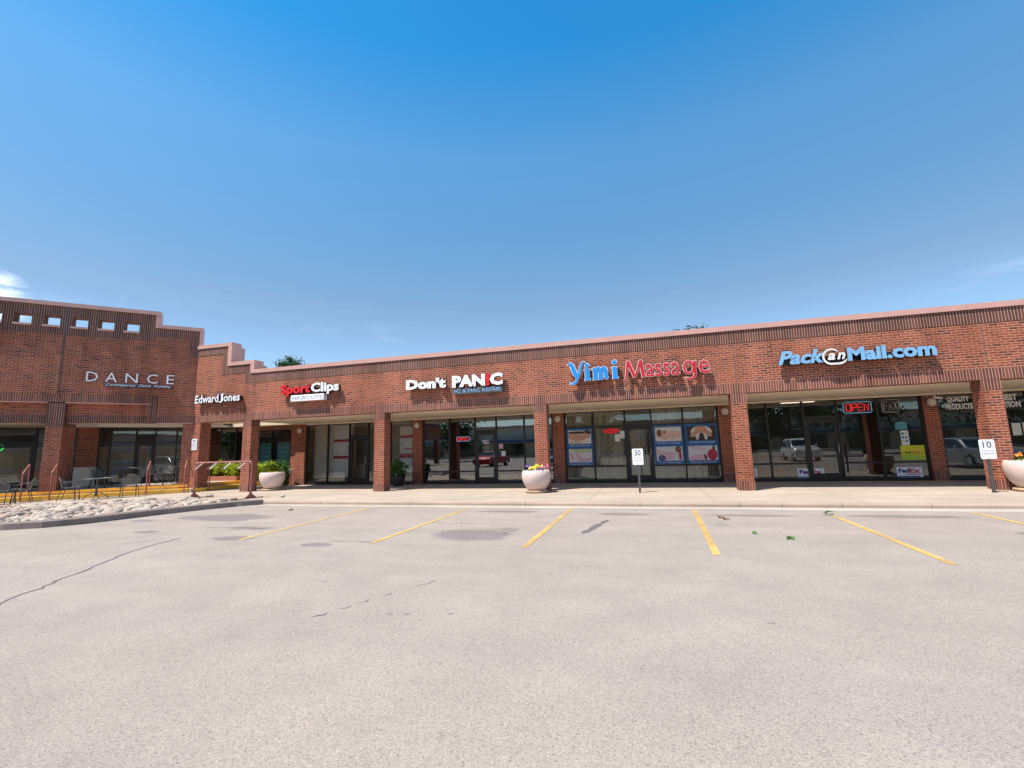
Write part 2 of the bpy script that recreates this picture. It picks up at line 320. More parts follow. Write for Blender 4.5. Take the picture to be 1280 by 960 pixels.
# ------------------------------------------------------------------ mesh builder
class MB:
    def __init__(s): s.v = []; s.f = []; s.mi = []; s.m = 0; s.sm = []; s.smooth = False; s.fr = None; s.uvs = {}
    def _p(s, p):
        p = Vector(p)
        return s.fr @ p if s.fr else p
    def face(s, pts, uv=None):
        k = len(s.v); s.v += [s._p(p) for p in pts]; s.f.append(tuple(range(k, k+len(pts)))); s.mi.append(s.m); s.sm.append(s.smooth)
        if uv: s.uvs[len(s.f)-1] = uv
    def grid(s, rows, closed_u=False, closed_v=False, uvscale=None):
        k = len(s.v); nu, nv = len(rows), len(rows[0])
        for r in rows: s.v += [s._p(p) for p in r]
        for i in range(nu if closed_u else nu-1):
            for j in range(nv if closed_v else nv-1):
                i2, j2 = (i+1) % nu, (j+1) % nv
                s.f.append((k+i*nv+j, k+i*nv+j2, k+i2*nv+j2, k+i2*nv+j)); s.mi.append(s.m); s.sm.append(s.smooth)
                if uvscale: s.uvs[len(s.f)-1] = [(j*uvscale[0], i*uvscale[1]), ((j+1)*uvscale[0], i*uvscale[1]), ((j+1)*uvscale[0], (i+1)*uvscale[1]), (j*uvscale[0], (i+1)*uvscale[1])]
    def box(s, x0, x1, y0, y1, z0, z1, skip=''):
        a = [(x0, y0), (x1, y0), (x1, y1), (x0, y1)]
        L = [(*p, z0) for p in a]; H = [(*p, z1) for p in a]
        if 'f' not in skip: s.face([L[0], L[1], H[1], H[0]])
        if 'r' not in skip: s.face([L[1], L[2], H[2], H[1]])
        if 'k' not in skip: s.face([L[2], L[3], H[3], H[2]])
        if 'l' not in skip: s.face([L[3], L[0], H[0], H[3]])
        if 't' not in skip: s.face(H)
        if 'b' not in skip: s.face(L[::-1])
        return s
    def rbox(s, x0, x1, y0, y1, z0, z1, r=.01):   # chamfered in plan and on the top edge
        c = [(x0+r, y0), (x1-r, y0), (x1, y0+r), (x1, y1-r), (x1-r, y1), (x0+r, y1), (x0, y1-r), (x0, y0+r)]
        mx, my = (x0+x1)/2, (y0+y1)/2
        ins = [(mx+(p[0]-mx)*(1-2*r/max(1e-6, x1-x0)), my+(p[1]-my)*(1-2*r/max(1e-6, y1-y0))) for p in c]
        s.grid([[(*p, z0) for p in c], [(*p, z1-r) for p in c], [(*p, z1) for p in ins]], closed_v=True)
        s.face([(*p, z1) for p in ins]); s.face([(*p, z0) for p in c[::-1]]); return s
    def prism(s, poly, z0, z1):
        n = len(poly)
        s.face([(*p, z1) for p in poly]); s.face([(*p, z0) for p in poly[::-1]])
        for i in range(n): a, b = poly[i], poly[(i+1) % n]; s.face([(*a, z0), (*b, z0), (*b, z1), (*a, z1)])
        return s
    def plate(s, poly, y0, y1):                   # polygon in x,z extruded along y (front at y0)
        n = len(poly)
        s.face([(p[0], y0, p[1]) for p in poly]); s.face([(p[0], y1, p[1]) for p in poly[::-1]])
        for i in range(n): a, b = poly[i], poly[(i+1) % n]; s.face([(a[0], y1, a[1]), (b[0], y1, b[1]), (b[0], y0, b[1]), (a[0], y0, a[1])])
        return s
    def tube(s, path, r, n=8, cap=True):
        path = [Vector(p) for p in path]; rings = []
        rr = r if isinstance(r, (list, tuple)) else [r]*len(path)
        up = None
        for i, p in enumerate(path):
            d = (path[min(i+1, len(path)-1)]-path[max(i-1, 0)]).normalized()
            if up is None or abs(up.dot(d)) > .95: up = Vector((0, 0, 1)) if abs(d.z) < .9 else Vector((1, 0, 0))
            a = d.cross(up).normalized(); b = a.cross(d)
            rings.append([p+a*(rr[i]*math.cos(t))+b*(rr[i]*math.sin(t)) for t in [2*math.pi*k/n for k in range(n)]])
        o = s.smooth; s.smooth = True; s.grid(rings, closed_v=True); s.smooth = o
        if cap: s.face(rings[0][::-1]); s.face(rings[-1])
        return s
    def lathe(s, prof, n=32, c=(0, 0, 0), cap=True):
        rows = [[(c[0]+r*math.cos(2*math.pi*k/n), c[1]+r*math.sin(2*math.pi*k/n), c[2]+z) for k in range(n)] for r, z in prof]
        o = s.smooth; s.smooth = True; s.grid(rows, closed_v=True); s.smooth = o
        if cap:
            if prof[-1][0] > 1e-4: s.face(rows[-1])
            if prof[0][0] > 1e-4: s.face(rows[0][::-1])
        return s
    def ball(s, c, r, n=10, sq=(1, 1, 1)):
        rows = [[(c[0]+sq[0]*r*math.sin(a)*math.cos(t), c[1]+sq[1]*r*math.sin(a)*math.sin(t), c[2]-sq[2]*r*math.cos(a)) for t in [2*math.pi*k/n for k in range(n)]] for a in [math.pi*(i+.001)/(n//2+.002) for i in range(n//2+1)]]
        o = s.smooth; s.smooth = True; s.grid(rows, closed_v=True); s.smooth = o; return s
    def disc(s, cx, cz, rx, rz, y, n=18, rot=0):
        pts = []
        for k in range(n):
            t = 2*math.pi*k/n; a, b = rx*math.cos(t), rz*math.sin(t)
            pts.append((cx+a*math.cos(rot)-b*math.sin(rot), y, cz+a*math.sin(rot)+b*math.cos(rot)))
        s.face(pts); return s
    def build(s, name, mats, parent=None, loc=None):
        me = bpy.data.meshes.new(name); me.from_pydata([tuple(v) for v in s.v], [], s.f)
        if not isinstance(mats, (list, tuple)): mats = [mats]
        for m in mats: me.materials.append(M[m] if isinstance(m, str) else m)
        me.polygons.foreach_set('material_index', s.mi); me.polygons.foreach_set('use_smooth', s.sm)
        uv = me.uv_layers.new(name='uv')
        for p in me.polygons:
            if p.index in s.uvs:
                for k, li in enumerate(p.loop_indices): uv.data[li].uv = s.uvs[p.index][k]
                continue
            n = p.normal
            t = Vector((-n.y, n.x, 0)); t = t.normalized() if t.length > .3 else Vector((1, 0, 0))
            b = Vector((0, 0, 1)) if abs(n.z) < .8 else Vector((0, 1, 0))
            for li in p.loop_indices:
                q = me.vertices[me.loops[li].vertex_index].co; uv.data[li].uv = (q.dot(t), q.dot(b))
        o = bpy.data.objects.new(name, me); COL.objects.link(o)
        if parent: o.parent = parent
        if loc: o.location = loc
        return o
def thing(name, label, cat, loc=(0, 0, 0), rz=0, group=None):
    o = bpy.data.objects.new(name, None); COL.objects.link(o); o.empty_display_size = .2
    o.location = loc; o.rotation_euler = (0, 0, rz); tag(o, label, cat, group); return o
def tag(o, label, cat, group=None):
    o['label'] = label; o['category'] = cat
    if group: o['group'] = group
    return o
def struct(name, mb, mats):
    o = mb.build(name, mats); o['kind'] = 'structure'; return o
def copy_tree(o, parent=None):
    c = o.copy(); COL.objects.link(c); c.parent = parent
    for ch in list(o.children): copy_tree(ch, c)
    return c

# ------------------------------------------------------------------ lettering (built-in font only)
def text_polys(s, off=0., shear=0., res=2):
    cu_ = bpy.data.curves.new('lettering', 'FONT'); cu_.body = s; cu_.size = 1; cu_.offset = off; cu_.shear = shear; cu_.resolution_u = res
    cu_.fill_mode = 'FRONT'
    o = bpy.data.objects.new('lettering', cu_); COL.objects.link(o)
    dg = bpy.context.evaluated_depsgraph_get(); me = bpy.data.meshes.new_from_object(o.evaluated_get(dg))
    bm = bmesh.new(); bm.from_mesh(me); bmesh.ops.remove_doubles(bm, verts=bm.verts, dist=1e-5)
    bpy.data.objects.remove(o); bpy.data.curves.remove(cu_); bpy.data.meshes.remove(me)
    return bm
def bbox(bm):
    xs = [v.co.x for v in bm.verts]; ys = [v.co.y for v in bm.verts]
    return (min(xs), max(xs), min(ys), max(ys)) if xs else (0, 0, 0, 0)
def add_bm(mb, bm, x0, z0, sx, sz, y, depth, bx, by, mface=0, mside=0):
    """flat letter faces of bm scaled into x,z at front plane y, with returns back to y+depth"""
    def P(v, yy): return (x0+(v.co.x-bx)*sx, yy, z0+(v.co.y-by)*sz)
    mb.m = mface
    for f in bm.faces: mb.face([P(v, y) for v in f.verts])
    if depth:
        mb.m = mside
        for e in bm.edges:
            if len(e.link_loops) == 1:
                l = e.link_loops[0]; a, b = l.vert, l.link_loop_next.vert
                mb.face([P(b, y), P(a, y), P(a, y+depth), P(b, y+depth)])
    mb.m = 0
def text_mb(s, x0, x1, z0, z1, y, depth=0., off=0., shear=0., mb=None, mface=0, mside=0, res=2):
    bm = text_polys(s, off, shear, res); b = bbox(bm); mb = mb or MB()
    add_bm(mb, bm, x0, z0, (x1-x0)/(b[1]-b[0]), (z1-z0)/(b[3]-b[2]), y, depth, b[0], b[2], mface, mside); bm.free(); return mb
def letters(s, x0, x1, z0, z1, y, depth, mats, parent, off=0., shear=0., trim=0., trimmat=None, ref=None):
    """each character its own child named letter, filling the given box as a whole word"""
    full = text_polys(s, off, shear); B = bbox(full); full.free()
    sx, sz = (x1-x0)/(B[1]-B[0]), (z1-z0)/(B[3]-B[2])
    for i, ch in enumerate(s):
        if ch == ' ': continue
        pre = text_polys(s[:i+1], off, shear); pb = bbox(pre); pre.free()
        one = text_polys(ch, off, shear); ob = bbox(one)
        lx = x0+(pb[1]-(ob[1]-ob[0])-B[0])*sx; lz = z0+(ob[2]-B[2])*sz
        mb = MB(); mb2 = None
        add_bm(mb, one, lx, lz, sx, sz, y, depth, ob[0], ob[2], 0, 1)
        L = mb.build('letter', mats(i, ch) if callable(mats) else mats, parent)
        if trim:
            big = text_polys(ch, off+trim, shear)
            mb2 = MB(); add_bm(mb2, big, lx, lz, sx, sz, y+.012, depth-.012, ob[0], ob[2], 0, 1)
            mb2.build('trim', [trimmat, 'black'], L); big.free()
        one.free()

# ------------------------------------------------------------------ world and sun
SUN = Vector((-.85, -1, 2.55)).normalized()
w = bpy.data.worlds.new('World'); S.world = w; w.use_nodes = True; nt = w.node_tree
bg = nt.nodes['Background']; sky = nt.nodes.new('ShaderNodeTexSky'); sky.sky_type = 'NISHITA'; sky.sun_disc = False
sky.sun_elevation = math.asin(SUN.z); sky.sun_rotation = math.atan2(SUN.x, SUN.y)
sky.altitude = 1600; sky.air_density = 1.0; sky.dust_density = .6; sky.ozone_density = 3.0
tc = nt.nodes.new('ShaderNodeTexCoord').outputs['Generated']
hs = N(nt, 'ShaderNodeHueSaturation', Saturation=1.22, Value=1.0); nt.links.new(sky.outputs[0], hs.inputs['Color'])
# thin clouds low in the west
cl = N(nt, 'ShaderNodeTexNoise', Scale=3.0, Detail=7.0, Roughness=.62); mp = N(nt, 'ShaderNodeMapping'); mp.inputs['Scale'].default_value = (1.2, 1.2, 4.5)
nt.links.new(tc, mp.inputs[0]); nt.links.new(mp.outputs[0], cl.inputs['Vector'])
cr_ = ramp(nt, [(.56, (0, 0, 0)), (.72, (1, 1, 1))]); nt.links.new(cl.outputs['Fac'], cr_.inputs[0])
sep = nt.nodes.new('ShaderNodeSeparateXYZ'); nt.links.new(tc, sep.inputs[0])
low = ramp(nt, [(.0, (1, 1, 1)), (.22, (.9, .9, .9)), (.34, (0, 0, 0))]); nt.links.new(sep.outputs[2], low.inputs[0])
cmask = mth(nt, 'MULTIPLY', mth(nt, 'MULTIPLY', cr_.outputs[0], low.outputs[0]), .25)
# one brighter cloud bank beyond the left end of the wing
cdir = ray(-10, 372).normalized()
dp = N(nt, 'ShaderNodeVectorMath', operation='DOT_PRODUCT'); nt.links.new(tc, dp.inputs[0]); dp.inputs[1].default_value = cdir
cl2 = N(nt, 'ShaderNodeTexNoise', Scale=9.0, Detail=6.0, Roughness=.6); nt.links.new(mp.outputs[0], cl2.inputs['Vector'])
near = mth(nt, 'DIVIDE', mth(nt, 'SUBTRACT', dp.outputs['Value'], .9990), .0010, True)
c2 = mth(nt, 'MULTIPLY', near, mth(nt, 'MULTIPLY', mth(nt, 'SUBTRACT', cl2.outputs['Fac'], .36, True), 6., True), True)
cm = mth(nt, 'MAXIMUM', c2, mth(nt, 'MULTIPLY', cmask, .5))
tint = ramp(nt, [(.0, (.40, .42, .40)), (.14, (.60, .48, .40)), (.29, (.71, .48, .35)), (.56, (.66, .68, .54)), (.70, (.20, .63, .59)), (1, (.16, .56, .56))]); nt.links.new(sep.outputs[2], tint.inputs[0])
skyc = mixc(nt, 1., mixc(nt, 1., hs.outputs[0], tint.outputs[0], 'MULTIPLY'), (2, 2, 2), 'MULTIPLY')
nt.links.new(mixc(nt, cm, skyc, (6.0, 6.6, 7.2)), bg.inputs[0]); bg.inputs[1].default_value = .13
sd = bpy.data.lights.new('sun', 'SUN'); sd.energy = 3.9; sd.angle = R(.53); sd.color = (1, .92, .82)
so = bpy.data.objects.new('sun', sd); COL.objects.link(so); so.rotation_euler = (-SUN).to_track_quat('-Z', 'Y').to_euler(); so.location = (-10, -12, 30)
S.view_settings.view_transform = 'Standard'; S.view_settings.look = 'None'; S.view_settings.exposure = .9; S.view_settings.gamma = 1
S.view_settings.use_curve_mapping = False
S.cycles.max_bounces = 8; S.cycles.transparent_max_bounces = 16; S.cycles.use_denoising = True
S.cycles.sample_clamp_indirect = 6

# ------------------------------------------------------------------ ground
LZ = -.10
mb = MB(); mb.face([(-400, -400, LZ), (400, -400, LZ), (400, 400, LZ), (-400, 400, LZ)]); struct('parking_lot', mb, 'asphalt')
KY = -3.07
kerbpts = [(-11.25, KY), (-11.62, -3.5), (-12.05, -4.4), (-12.32, -5.4), (-12.48, -6.4), (-12.62, -7.0), (-12.95, -7.5), (-13.5, -7.86), (-14.3, -8.1), (-16, -8.3), (-40, -8.3)]
# sidewalk: slab south of the shops, running left behind the rock bed
mb = MB(); mb.prism([(-18.3, KY+.16), (40, KY+.16), (40, 3.4), (-19.4, 3.4), (-40, 3.4), (-40, -8.0)] and [(-40, -8.0), (-14.2, -7.9), (-12.75, -6.6), (-12.2, -4.6), (-11.3, KY+.16), (40, KY+.16), (40, 3.4), (-40, 3.4)], -.4, 0)
struct('sidewalk', mb, 'walk')
mb = MB()
cuts = [-11.25]+sorted(onZ(x, y, 0).x for x, y in ((654, 629), (800, 629), (926, 630), (979, 630), (1054, 630), (1169, 631)))+[9.5, 12.5, 15.5, 18.5, 21.5, 40]
cuts = sorted(cuts+[-9.2, -6.3])
for a, b in zip(cuts, cuts[1:]):
    mb.grid([[(x, KY, LZ-.1), (x, KY, -.035), (x, KY+.012, -.012), (x, KY+.035, .004), (x, KY+.158, .004), (x, KY+.158, -.1)] for x in (a+.006, b-.006)])
    for x, d in ((a+.006, 1), (b-.006, -1)):
        pts = [(x, KY, LZ-.1), (x, KY, -.035), (x, KY+.012, -.012), (x, KY+.035, .004), (x, KY+.158, .004), (x, KY+.158, -.1)]; mb.face(pts[::d])
struct('kerb', mb, 'kerb')
mb = MB(); mb.box(-11.1, 40, KY-.42, KY-.001, LZ-.1, LZ+.012); struct('gutter', mb, 'gutter')
# rock bed kerb
def offset_path(pts, d):
    out = []
    for i, p in enumerate(pts):
        a, b = Vector(pts[max(i-1, 0)]), Vector(pts[min(i+1, len(pts)-1)]); t = (b-a).normalized(); out.append((p[0]-t.y*d, p[1]+t.x*d))
    return out
inn = offset_path(kerbpts, -.16)
mb = MB()
mb.grid([[(*p, LZ-.1), (*p, .03), ((p[0]*.8+q[0]*.2), (p[1]*.8+q[1]*.2), .06), (*q, .06), (*q, -.1)] for p, q in zip(kerbpts, inn)])
struct('bed_kerb', mb, 'bed_kerb')
back = [onZ(x, y, 0) for x, y in ((278, 627.6), (240, 623.4), (190, 625.2), (120, 628.4), (60, 631.2), (2, 633.5))]
back = [(p.x, p.y) for p in back]+[(-24, -6.6), (-38, -6.6)]
front = [q for q in inn]
bedpoly = front[1:]+back[::-1]
gravel_mb = MB(); gravel_mb.face([(*p, .008) for p in bedpoly][::-1])
def inpoly(x, y, P):
    c = False; j = len(P)-1
    for i in range(len(P)):
        if (P[i][1] > y) != (P[j][1] > y) and x < (P[j][0]-P[i][0])*(y-P[i][1])/(P[j][1]-P[i][1])+P[i][0]: c = not c
        j = i
    return c
protos = []
def rock_mesh(seed):
    rnd = random.Random(seed); bm = bmesh.new(); bmesh.ops.create_icosphere(bm, subdivisions=2, radius=.5)
    k = [Vector((rnd.uniform(-1, 1), rnd.uniform(-1, 1), rnd.uniform(-1, 1))).normalized() for _ in range(9)]; kd = [rnd.uniform(.62, .95)*.5 for _ in k]
    for v in bm.verts:
        for n, d in zip(k, kd):
            t = v.co.dot(n)
            if t > d: v.co -= n*(t-d)*.85
        v.co *= 1+rnd.uniform(-.04, .04)
    me = bpy.data.meshes.new('rock'); bm.to_mesh(me); bm.free(); me.materials.append(M['rock'])
    for p in me.polygons: p.use_smooth = True
    return me
rmesh = [rock_mesh(s) for s in range(9)]
placed = []; tries = 0; rnd = random.Random(3)
while len(placed) < 285 and tries < 40000:
    tries += 1
    y = rnd.uniform(-8.2, -2.3); x = rnd.uniform(-19.5, -11.4)
    if x < -13.5 and (y < -7.9 or rnd.random() < .35*(-13.5-x)/3): continue
    r = rnd.choice((.06, .07, .08, .09, .10, .12, .14)) if len(placed) > 45 else rnd.uniform(.12, .18)
    if not inpoly(x, y, bedpoly) or any((x-a)**2+(y-b)**2 < (.74*(r+c))**2 for a, b, c in placed): continue
    if any(not inpoly(x+dx*r*.8, y+dy*r*.8, bedpoly) for dx, dy in ((1, 0), (-1, 0), (0, 1), (0, -1))): continue
    placed.append((x, y, r))
for px, py, r in ((278, 626.5, .13), (291, 625.5, .12), (262, 621.5, .12), (353, 621.5, .09), (363, 633, .07)):
    p = onZ(px, py, 0); placed.append((p.x, p.y, r))
for i, (x, y, r) in enumerate(placed):
    o = bpy.data.objects.new('rock', rmesh[i % 9]); COL.objects.link(o)
    o.location = (x, y, r*.28 if i < len(placed)-1 else LZ+r*.2); o.scale = (r*2.1*rnd.uniform(.9, 1.35), r*2*rnd.uniform(.75, 1.05), r*rnd.uniform(.9, 1.35)); o.rotation_euler = (rnd.uniform(-.25, .25), rnd.uniform(-.25, .25), rnd.uniform(0, 6.28))
    if i < len(placed)-5: tag(o, 'pale weathered landscape rock lying in the kerbed rock bed by the patio', 'rock', 'rocks heaped in the rock bed')
    else: tag(o, ('dark rock at the right tip of the rock bed under the bike rack', 'brownish rock next to the dark one at the tip of the rock bed', 'grey rock against the left foot of the bike rack', 'small dark stone on the sidewalk right of the bike rack', 'tiny stone in the gutter right of the bike rack')[i-len(placed)+5], 'rock')

rg = random.Random(11); k = 0
ico = bmesh.new(); bmesh.ops.create_icosphere(ico, subdivisions=1, radius=1.0); icv = [v.co.copy() for v in ico.verts]; icf = [[v.index for v in f.verts] for f in ico.faces]; ico.free()
gravel_mb.m = 1
while k < 3200:                                   # the countless smaller stones between the rocks
    x, y = rg.uniform(-22, -11.3), rg.uniform(-8.2, -2.2)
    if not inpoly(x, y, bedpoly): continue
    k += 1; r = rg.uniform(.025, .075); az = rg.uniform(0, 6.28); sc = Vector((r*rg.uniform(.9, 1.5), r, r*rg.uniform(.5, .85))); vs = []
    gravel_mb.m = rg.choice((1, 1, 2, 3, 4))
    for c in icv:
        q = Vector((c.x*sc.x, c.y*sc.y, c.z*sc.z))*rg.uniform(.85, 1.12); vs.append((x+q.x*math.cos(az)-q.y*math.sin(az), y+q.x*math.sin(az)+q.y*math.cos(az), max(.0, q.z+r*.4)))
    for f in icf: gravel_mb.face([vs[i] for i in f])
for i, c in enumerate(((.44, .37, .30), (.28, .23, .20), (.40, .25, .19), (.48, .42, .35))): M['pebble%d' % i] = simple('river_pebble', c, .85, 0, .25, 9)
g = gravel_mb.build('gravel', ['gravel', 'pebble0', 'pebble1', 'pebble2', 'pebble3']); g['kind'] = 'stuff'
# markings, crack, tar
lines = [((-7.17, -3.6), (-6.91, -8.03)), ((-4.38, -3.56), (-4.34, -7.95)), ((-1.80, -3.56), (-1.81, -7.94)), ((.94, -3.58), (.80, -8.0)), ((3.40, -4.2), (3.27, -8.1)), ((5.92, -3.56), (5.72, -8.0)), ((8.55, -3.56), (8.4, -8)), ((11.2, -3.56), (11.1, -8)), ((13.8, -3.56), (13.7, -8)), ((16.45, -3.56), (16.4, -8)), ((-9.9, -4.9), (-9.6, -8.0))]
for (a, b) in lines[:-1]:
    mb = MB(); mb.face([(b[0]-.048, b[1], LZ+.006), (b[0]+.048, b[1], LZ+.006), (a[0]+.048, a[1], LZ+.006), (a[0]-.048, a[1], LZ+.006)]); struct('parking_line', mb, 'yellow_line')
def strip(name, pts, wd, mat, z=LZ+.004):
    mb = MB(); rnd = random.Random(len(pts)); P = []
    for a, b in zip(pts, pts[1:]):
        n = max(2, int((Vector(b)-Vector(a)).length/.12))
        P += [Vector(a).lerp(Vector(b), i/n) for i in range(n)]
    P.append(Vector(pts[-1])); L = []
    for i, p in enumerate(P):
        t = (P[min(i+1, len(P)-1)]-P[max(i-1, 0)]).normalized(); nrm = Vector((-t.y, t.x))
        ww = wd*rnd.uniform(.5, 1.2)*(.35 if i in (0, len(P)-1) else 1); j = rnd.uniform(-.02, .02)
        L.append([(p.x+nrm.x*(j-ww/2), p.y+nrm.y*(j-ww/2), z), (p.x+nrm.x*(j+ww/2), p.y+nrm.y*(j+ww/2), z)])
    mb.grid(L); struct(name, mb, mat)
strip('pavement_crack', [tuple(onZ(x, y, LZ).xy) for x, y in ((-60, 785), (0, 755), (30, 742), (50, 736), (78, 723), (100, 715.5), (118, 708), (135, 701), (160, 691), (180, 684.5), (205, 678), (228, 672))], .034, 'crack')
strip('tar_patch', [tuple(onZ(x, y, LZ).xy) for x, y in ((760, 650), (745, 658), (729, 667))], .13, 'tar')
for k, pp in enumerate((((388, 772), (405, 768), (412, 766)), ((424, 762), (440, 758)), ((450, 754), (462, 750)), ((480, 745), (490, 742)), ((483, 768), (491, 767)), ((505, 768), (513, 767)), ((560, 768), (567, 767)), ((402, 727), (410, 727)), ((962, 780), (968, 778)), ((522, 733), (545, 726)), ((135, 682), (192, 676)), ((165, 673), (215, 665)), ((540, 653.6), (570, 654.4), (600, 654)), ((622, 668.5), (651, 661.5)), ((412, 676.5), (440, 676.8), (468, 678.2)), ((255, 659.4), (290, 659.4), (336, 661)), ((700, 660), (716, 658)))):
    strip('pavement_crack', [tuple(onZ(x, y, LZ).xy) for x, y in pp], .018, 'crack', LZ+.0045)

# ------------------------------------------------------------------ building
H1, H2, HS, SF = 2.80, 4.83, 2.79, 3.53
B = thing('shopping_centre', 'long single-storey red brick shopping centre with pink coping and a stepped angled wing', 'building')
BM = ['brick', 'soldier', 'soldier_red', 'coping']
frM = None
frD = Matrix.Translation((CX, 0, 0)) @ Matrix.Rotation(R(45), 4, 'Z')
c2 = frD @ Vector((-8.52, 0, 0))
frW = Matrix.Translation(c2) @ Matrix.Rotation(R(90), 4, 'Z')

def coping_box(mb, x0, x1, z1, y0=-.05, y1=.42, h=.15):
    mb.box(x0, x1, y0, y1, z1-h, z1)
def fascia(fr, x0, x1, top, skip=''):
    """plain fascia stretch of wall: soldier band, running bond, soldier band"""
    mb = MB(); mb.fr = fr
    mb.m = 2; mb.box(x0, x1, 0, .36, H1, 3.10)
    mb.m = 0; mb.box(x0, x1, 0, .36, 3.10, top-.53, 'tb')
    mb.m = 1; mb.box(x0, x1, -.012, .36, top-.53, top-.15)
    return mb
# main run
mb = fascia(None, -15.13, 30, H2)
# stepped end over the corner: two steps
mb.m = 2; mb.box(-17.955, -15.13, 0, .36, H1, 3.10, 'r'); mb.m = 0; mb.box(-17.955, -15.13, 0, .36, 3.10, 4.45, 'tb')
mb.m = 0; mb.box(-17.955, -15.40, 0, .36, 4.45, 4.72, 'tb'); mb.m = 1; mb.box(-15.40, -15.13, -.012, .36, 4.30, 5.05)
mb.m = 1; mb.box(-16.32, -15.40, -.012, .36, 4.72, 5.05); mb.m = 0; mb.box(-17.955, -16.62, 0, .36, 4.72, 5.57, 'tb'); mb.m = 1; mb.box(-16.62, -16.32, -.012, .36, 4.72, 5.9); mb.box(-17.955, -16.62, -.012, .36, 5.60, 5.9)
mb.m = 0
main_wall = mb.build('wall', BM, B)
mb = MB()
coping_box(mb, -15.13+.19, 30, H2)
for x0, x1, z in ((-16.32+.19, -15.13+.19, 5.22), (-17.955-.02, -16.32+.19, 6.06)): coping_box(mb, x0, x1, z)
mb.box(-15.128, -14.94, -.052, .6, H2-.15, 5.22-.152); mb.box(-16.318, -16.13, -.052, .6, 5.22-.15, 6.06-.152)
mb.build('coping', 'coping', B)
# control joints
for x in [-15.39+5.9637*k for k in range(8)]:
    mb = MB(); mb.box(x+.2, x+.212, -.006, .001, 3.11, 4.29); mb.build('control_joint', 'crack', B)
# columns
def column(fr, x0, x1, y0, y1, z0=0., ztop=H1, nb=True):
    mb = MB(); mb.fr = fr
    mb.m = 2; mb.box(x0, x1, y0, y1, z0, z0+.27, 'b'); mb.m = 0; mb.box(x0+.004, x1-.004, y0+.004, y1-.004, z0+.27, ztop-.27, 'tb'); mb.m = 2; mb.box(x0, x1, y0, y1, ztop-.27, ztop-.003, 't')
    return mb.build('column', BM, B)
cols = [-15.39+5.9637*k for k in range(7)]
for x in cols: column(None, x, x+.42, .004, .43)
# corner pier, bent to suit both wings
mb = MB()
for z0, z1, m in ((0, .27, 2), (.27, H1-.003, 0)):
    a = frD @ Vector((-.36, .01, 0)); b_ = frD @ Vector((-.36, .5, 0))
    mb.m = m; mb.prism([(a.x, a.y), (CX, .01), (-17.58, .01), (-17.58, .5), (b_.x+.1, b_.y)], z0, z1)
mb.build('column', BM, B)

# storefronts ------------------------------------------------------------
def storefront(fr, Y, xs, z0, ztop, door=None, rail=.62, transom=2.13, gm='glass', blind=None, deep=.1, base=.09):
    """one run of bays between the given mullion positions; each bay a window part (or a door)"""
    for i, (a, b) in enumerate(zip(xs, xs[1:])):
        w_ = .028
        mb = MB(); mb.fr = fr
        f = (Y-deep/2, Y+deep/2)
        mb.box(a-w_, a+w_, *f, z0, ztop)
        if i == len(xs)-2: mb.box(b-w_, b+w_, *f, z0, ztop)
        mb.box(a+w_, b-w_, *f, ztop-.06, ztop); mb.box(a+w_, b-w_, *f, z0, z0+base)
        isdoor = door is not None and i == door
        if isdoor: mb.box(a+w_, b-w_, *f, 2.10, 2.20)
        else:
            if transom: mb.box(a+w_, b-w_, *f, transom-.025, transom+.025)
            if rail: mb.box(a+w_, b-w_, *f, rail-.03, rail+.03)
        wob = mb.build('window', 'bronze', B)
        gb = MB(); gb.fr = fr; gb.face([(a+w_-.01, Y, z0+(2.19 if isdoor else base-.01)), (b-w_+.01, Y, z0+(2.19 if isdoor else base-.01)), (b-w_+.01, Y, ztop-.05), (a+w_-.01, Y, ztop-.05)])
        gb.build('pane', gm, wob)
        if isdoor:
            d = MB(); d.fr = fr
            d.box(a+w_+.01, a+w_+.11, Y-.03, Y+.03, z0+.01, 2.09); d.box(b-w_-.11, b-w_-.01, Y-.03, Y+.03, z0+.01, 2.09)
            d.box(a+w_+.11, b-w_-.11, Y-.03, Y+.03, z0+.01, z0+.26); d.box(a+w_+.11, b-w_-.11, Y-.03, Y+.03, 1.98, 2.09)
            do = d.build('door', 'bronze', B)
            p = MB(); p.fr = fr; p.face([(a+w_+.1, Y, z0+.25), (b-w_-.1, Y, z0+.25), (b-w_-.1, Y, 1.99), (a+w_+.1, Y, 1.99)]); p.build('pane', gm, do)
            h = MB(); h.fr = fr; hx = b-w_-.06; h.tube([(hx, Y-.03, .92), (hx, Y-.09, .92), (hx, Y-.09, 1.25), (hx, Y-.03, 1.25)], .014, 8); h.build('handle', 'steel', do)
            if blind: vblind(fr, a+.15, b-.15, Y+.12, .3, 1.97, do, 1)
        elif blind:
            for q, (lo, hi) in enumerate(((z0+base+.02, rail-.04), (rail+.04, transom-.03), (transom+.03, ztop-.07))):
                if blind[i][q]: vblind(fr, a+.03, b-.03, Y+.12, lo, hi, wob, i+q)
def vblind(fr, x0, x1, y, z0, z1, parent, seed):
    mb = MB(); mb.fr = fr; rnd = random.Random(seed); x = x0
    while x < x1-.05:
        wd = .088; t = rnd.uniform(.35, .8)
        c, s_ = math.cos(t)*wd/2, math.sin(t)*wd/2
        mb.face([(x+.045-c, y-s_, z0+rnd.uniform(0, .012)), (x+.045+c, y+s_, z0+rnd.uniform(0, .012)), (x+.045+c, y+s_, z1), (x+.045-c, y-s_, z1)]); x += .092
    mb.build('blind', 'blind', parent)
T = HS
piers = [(-15.81, -15.27), (-9.68, -9.25), (-3.51, -3.06), (2.61, 3.06), (8.81, 9.21), (14.8, 15.2)]
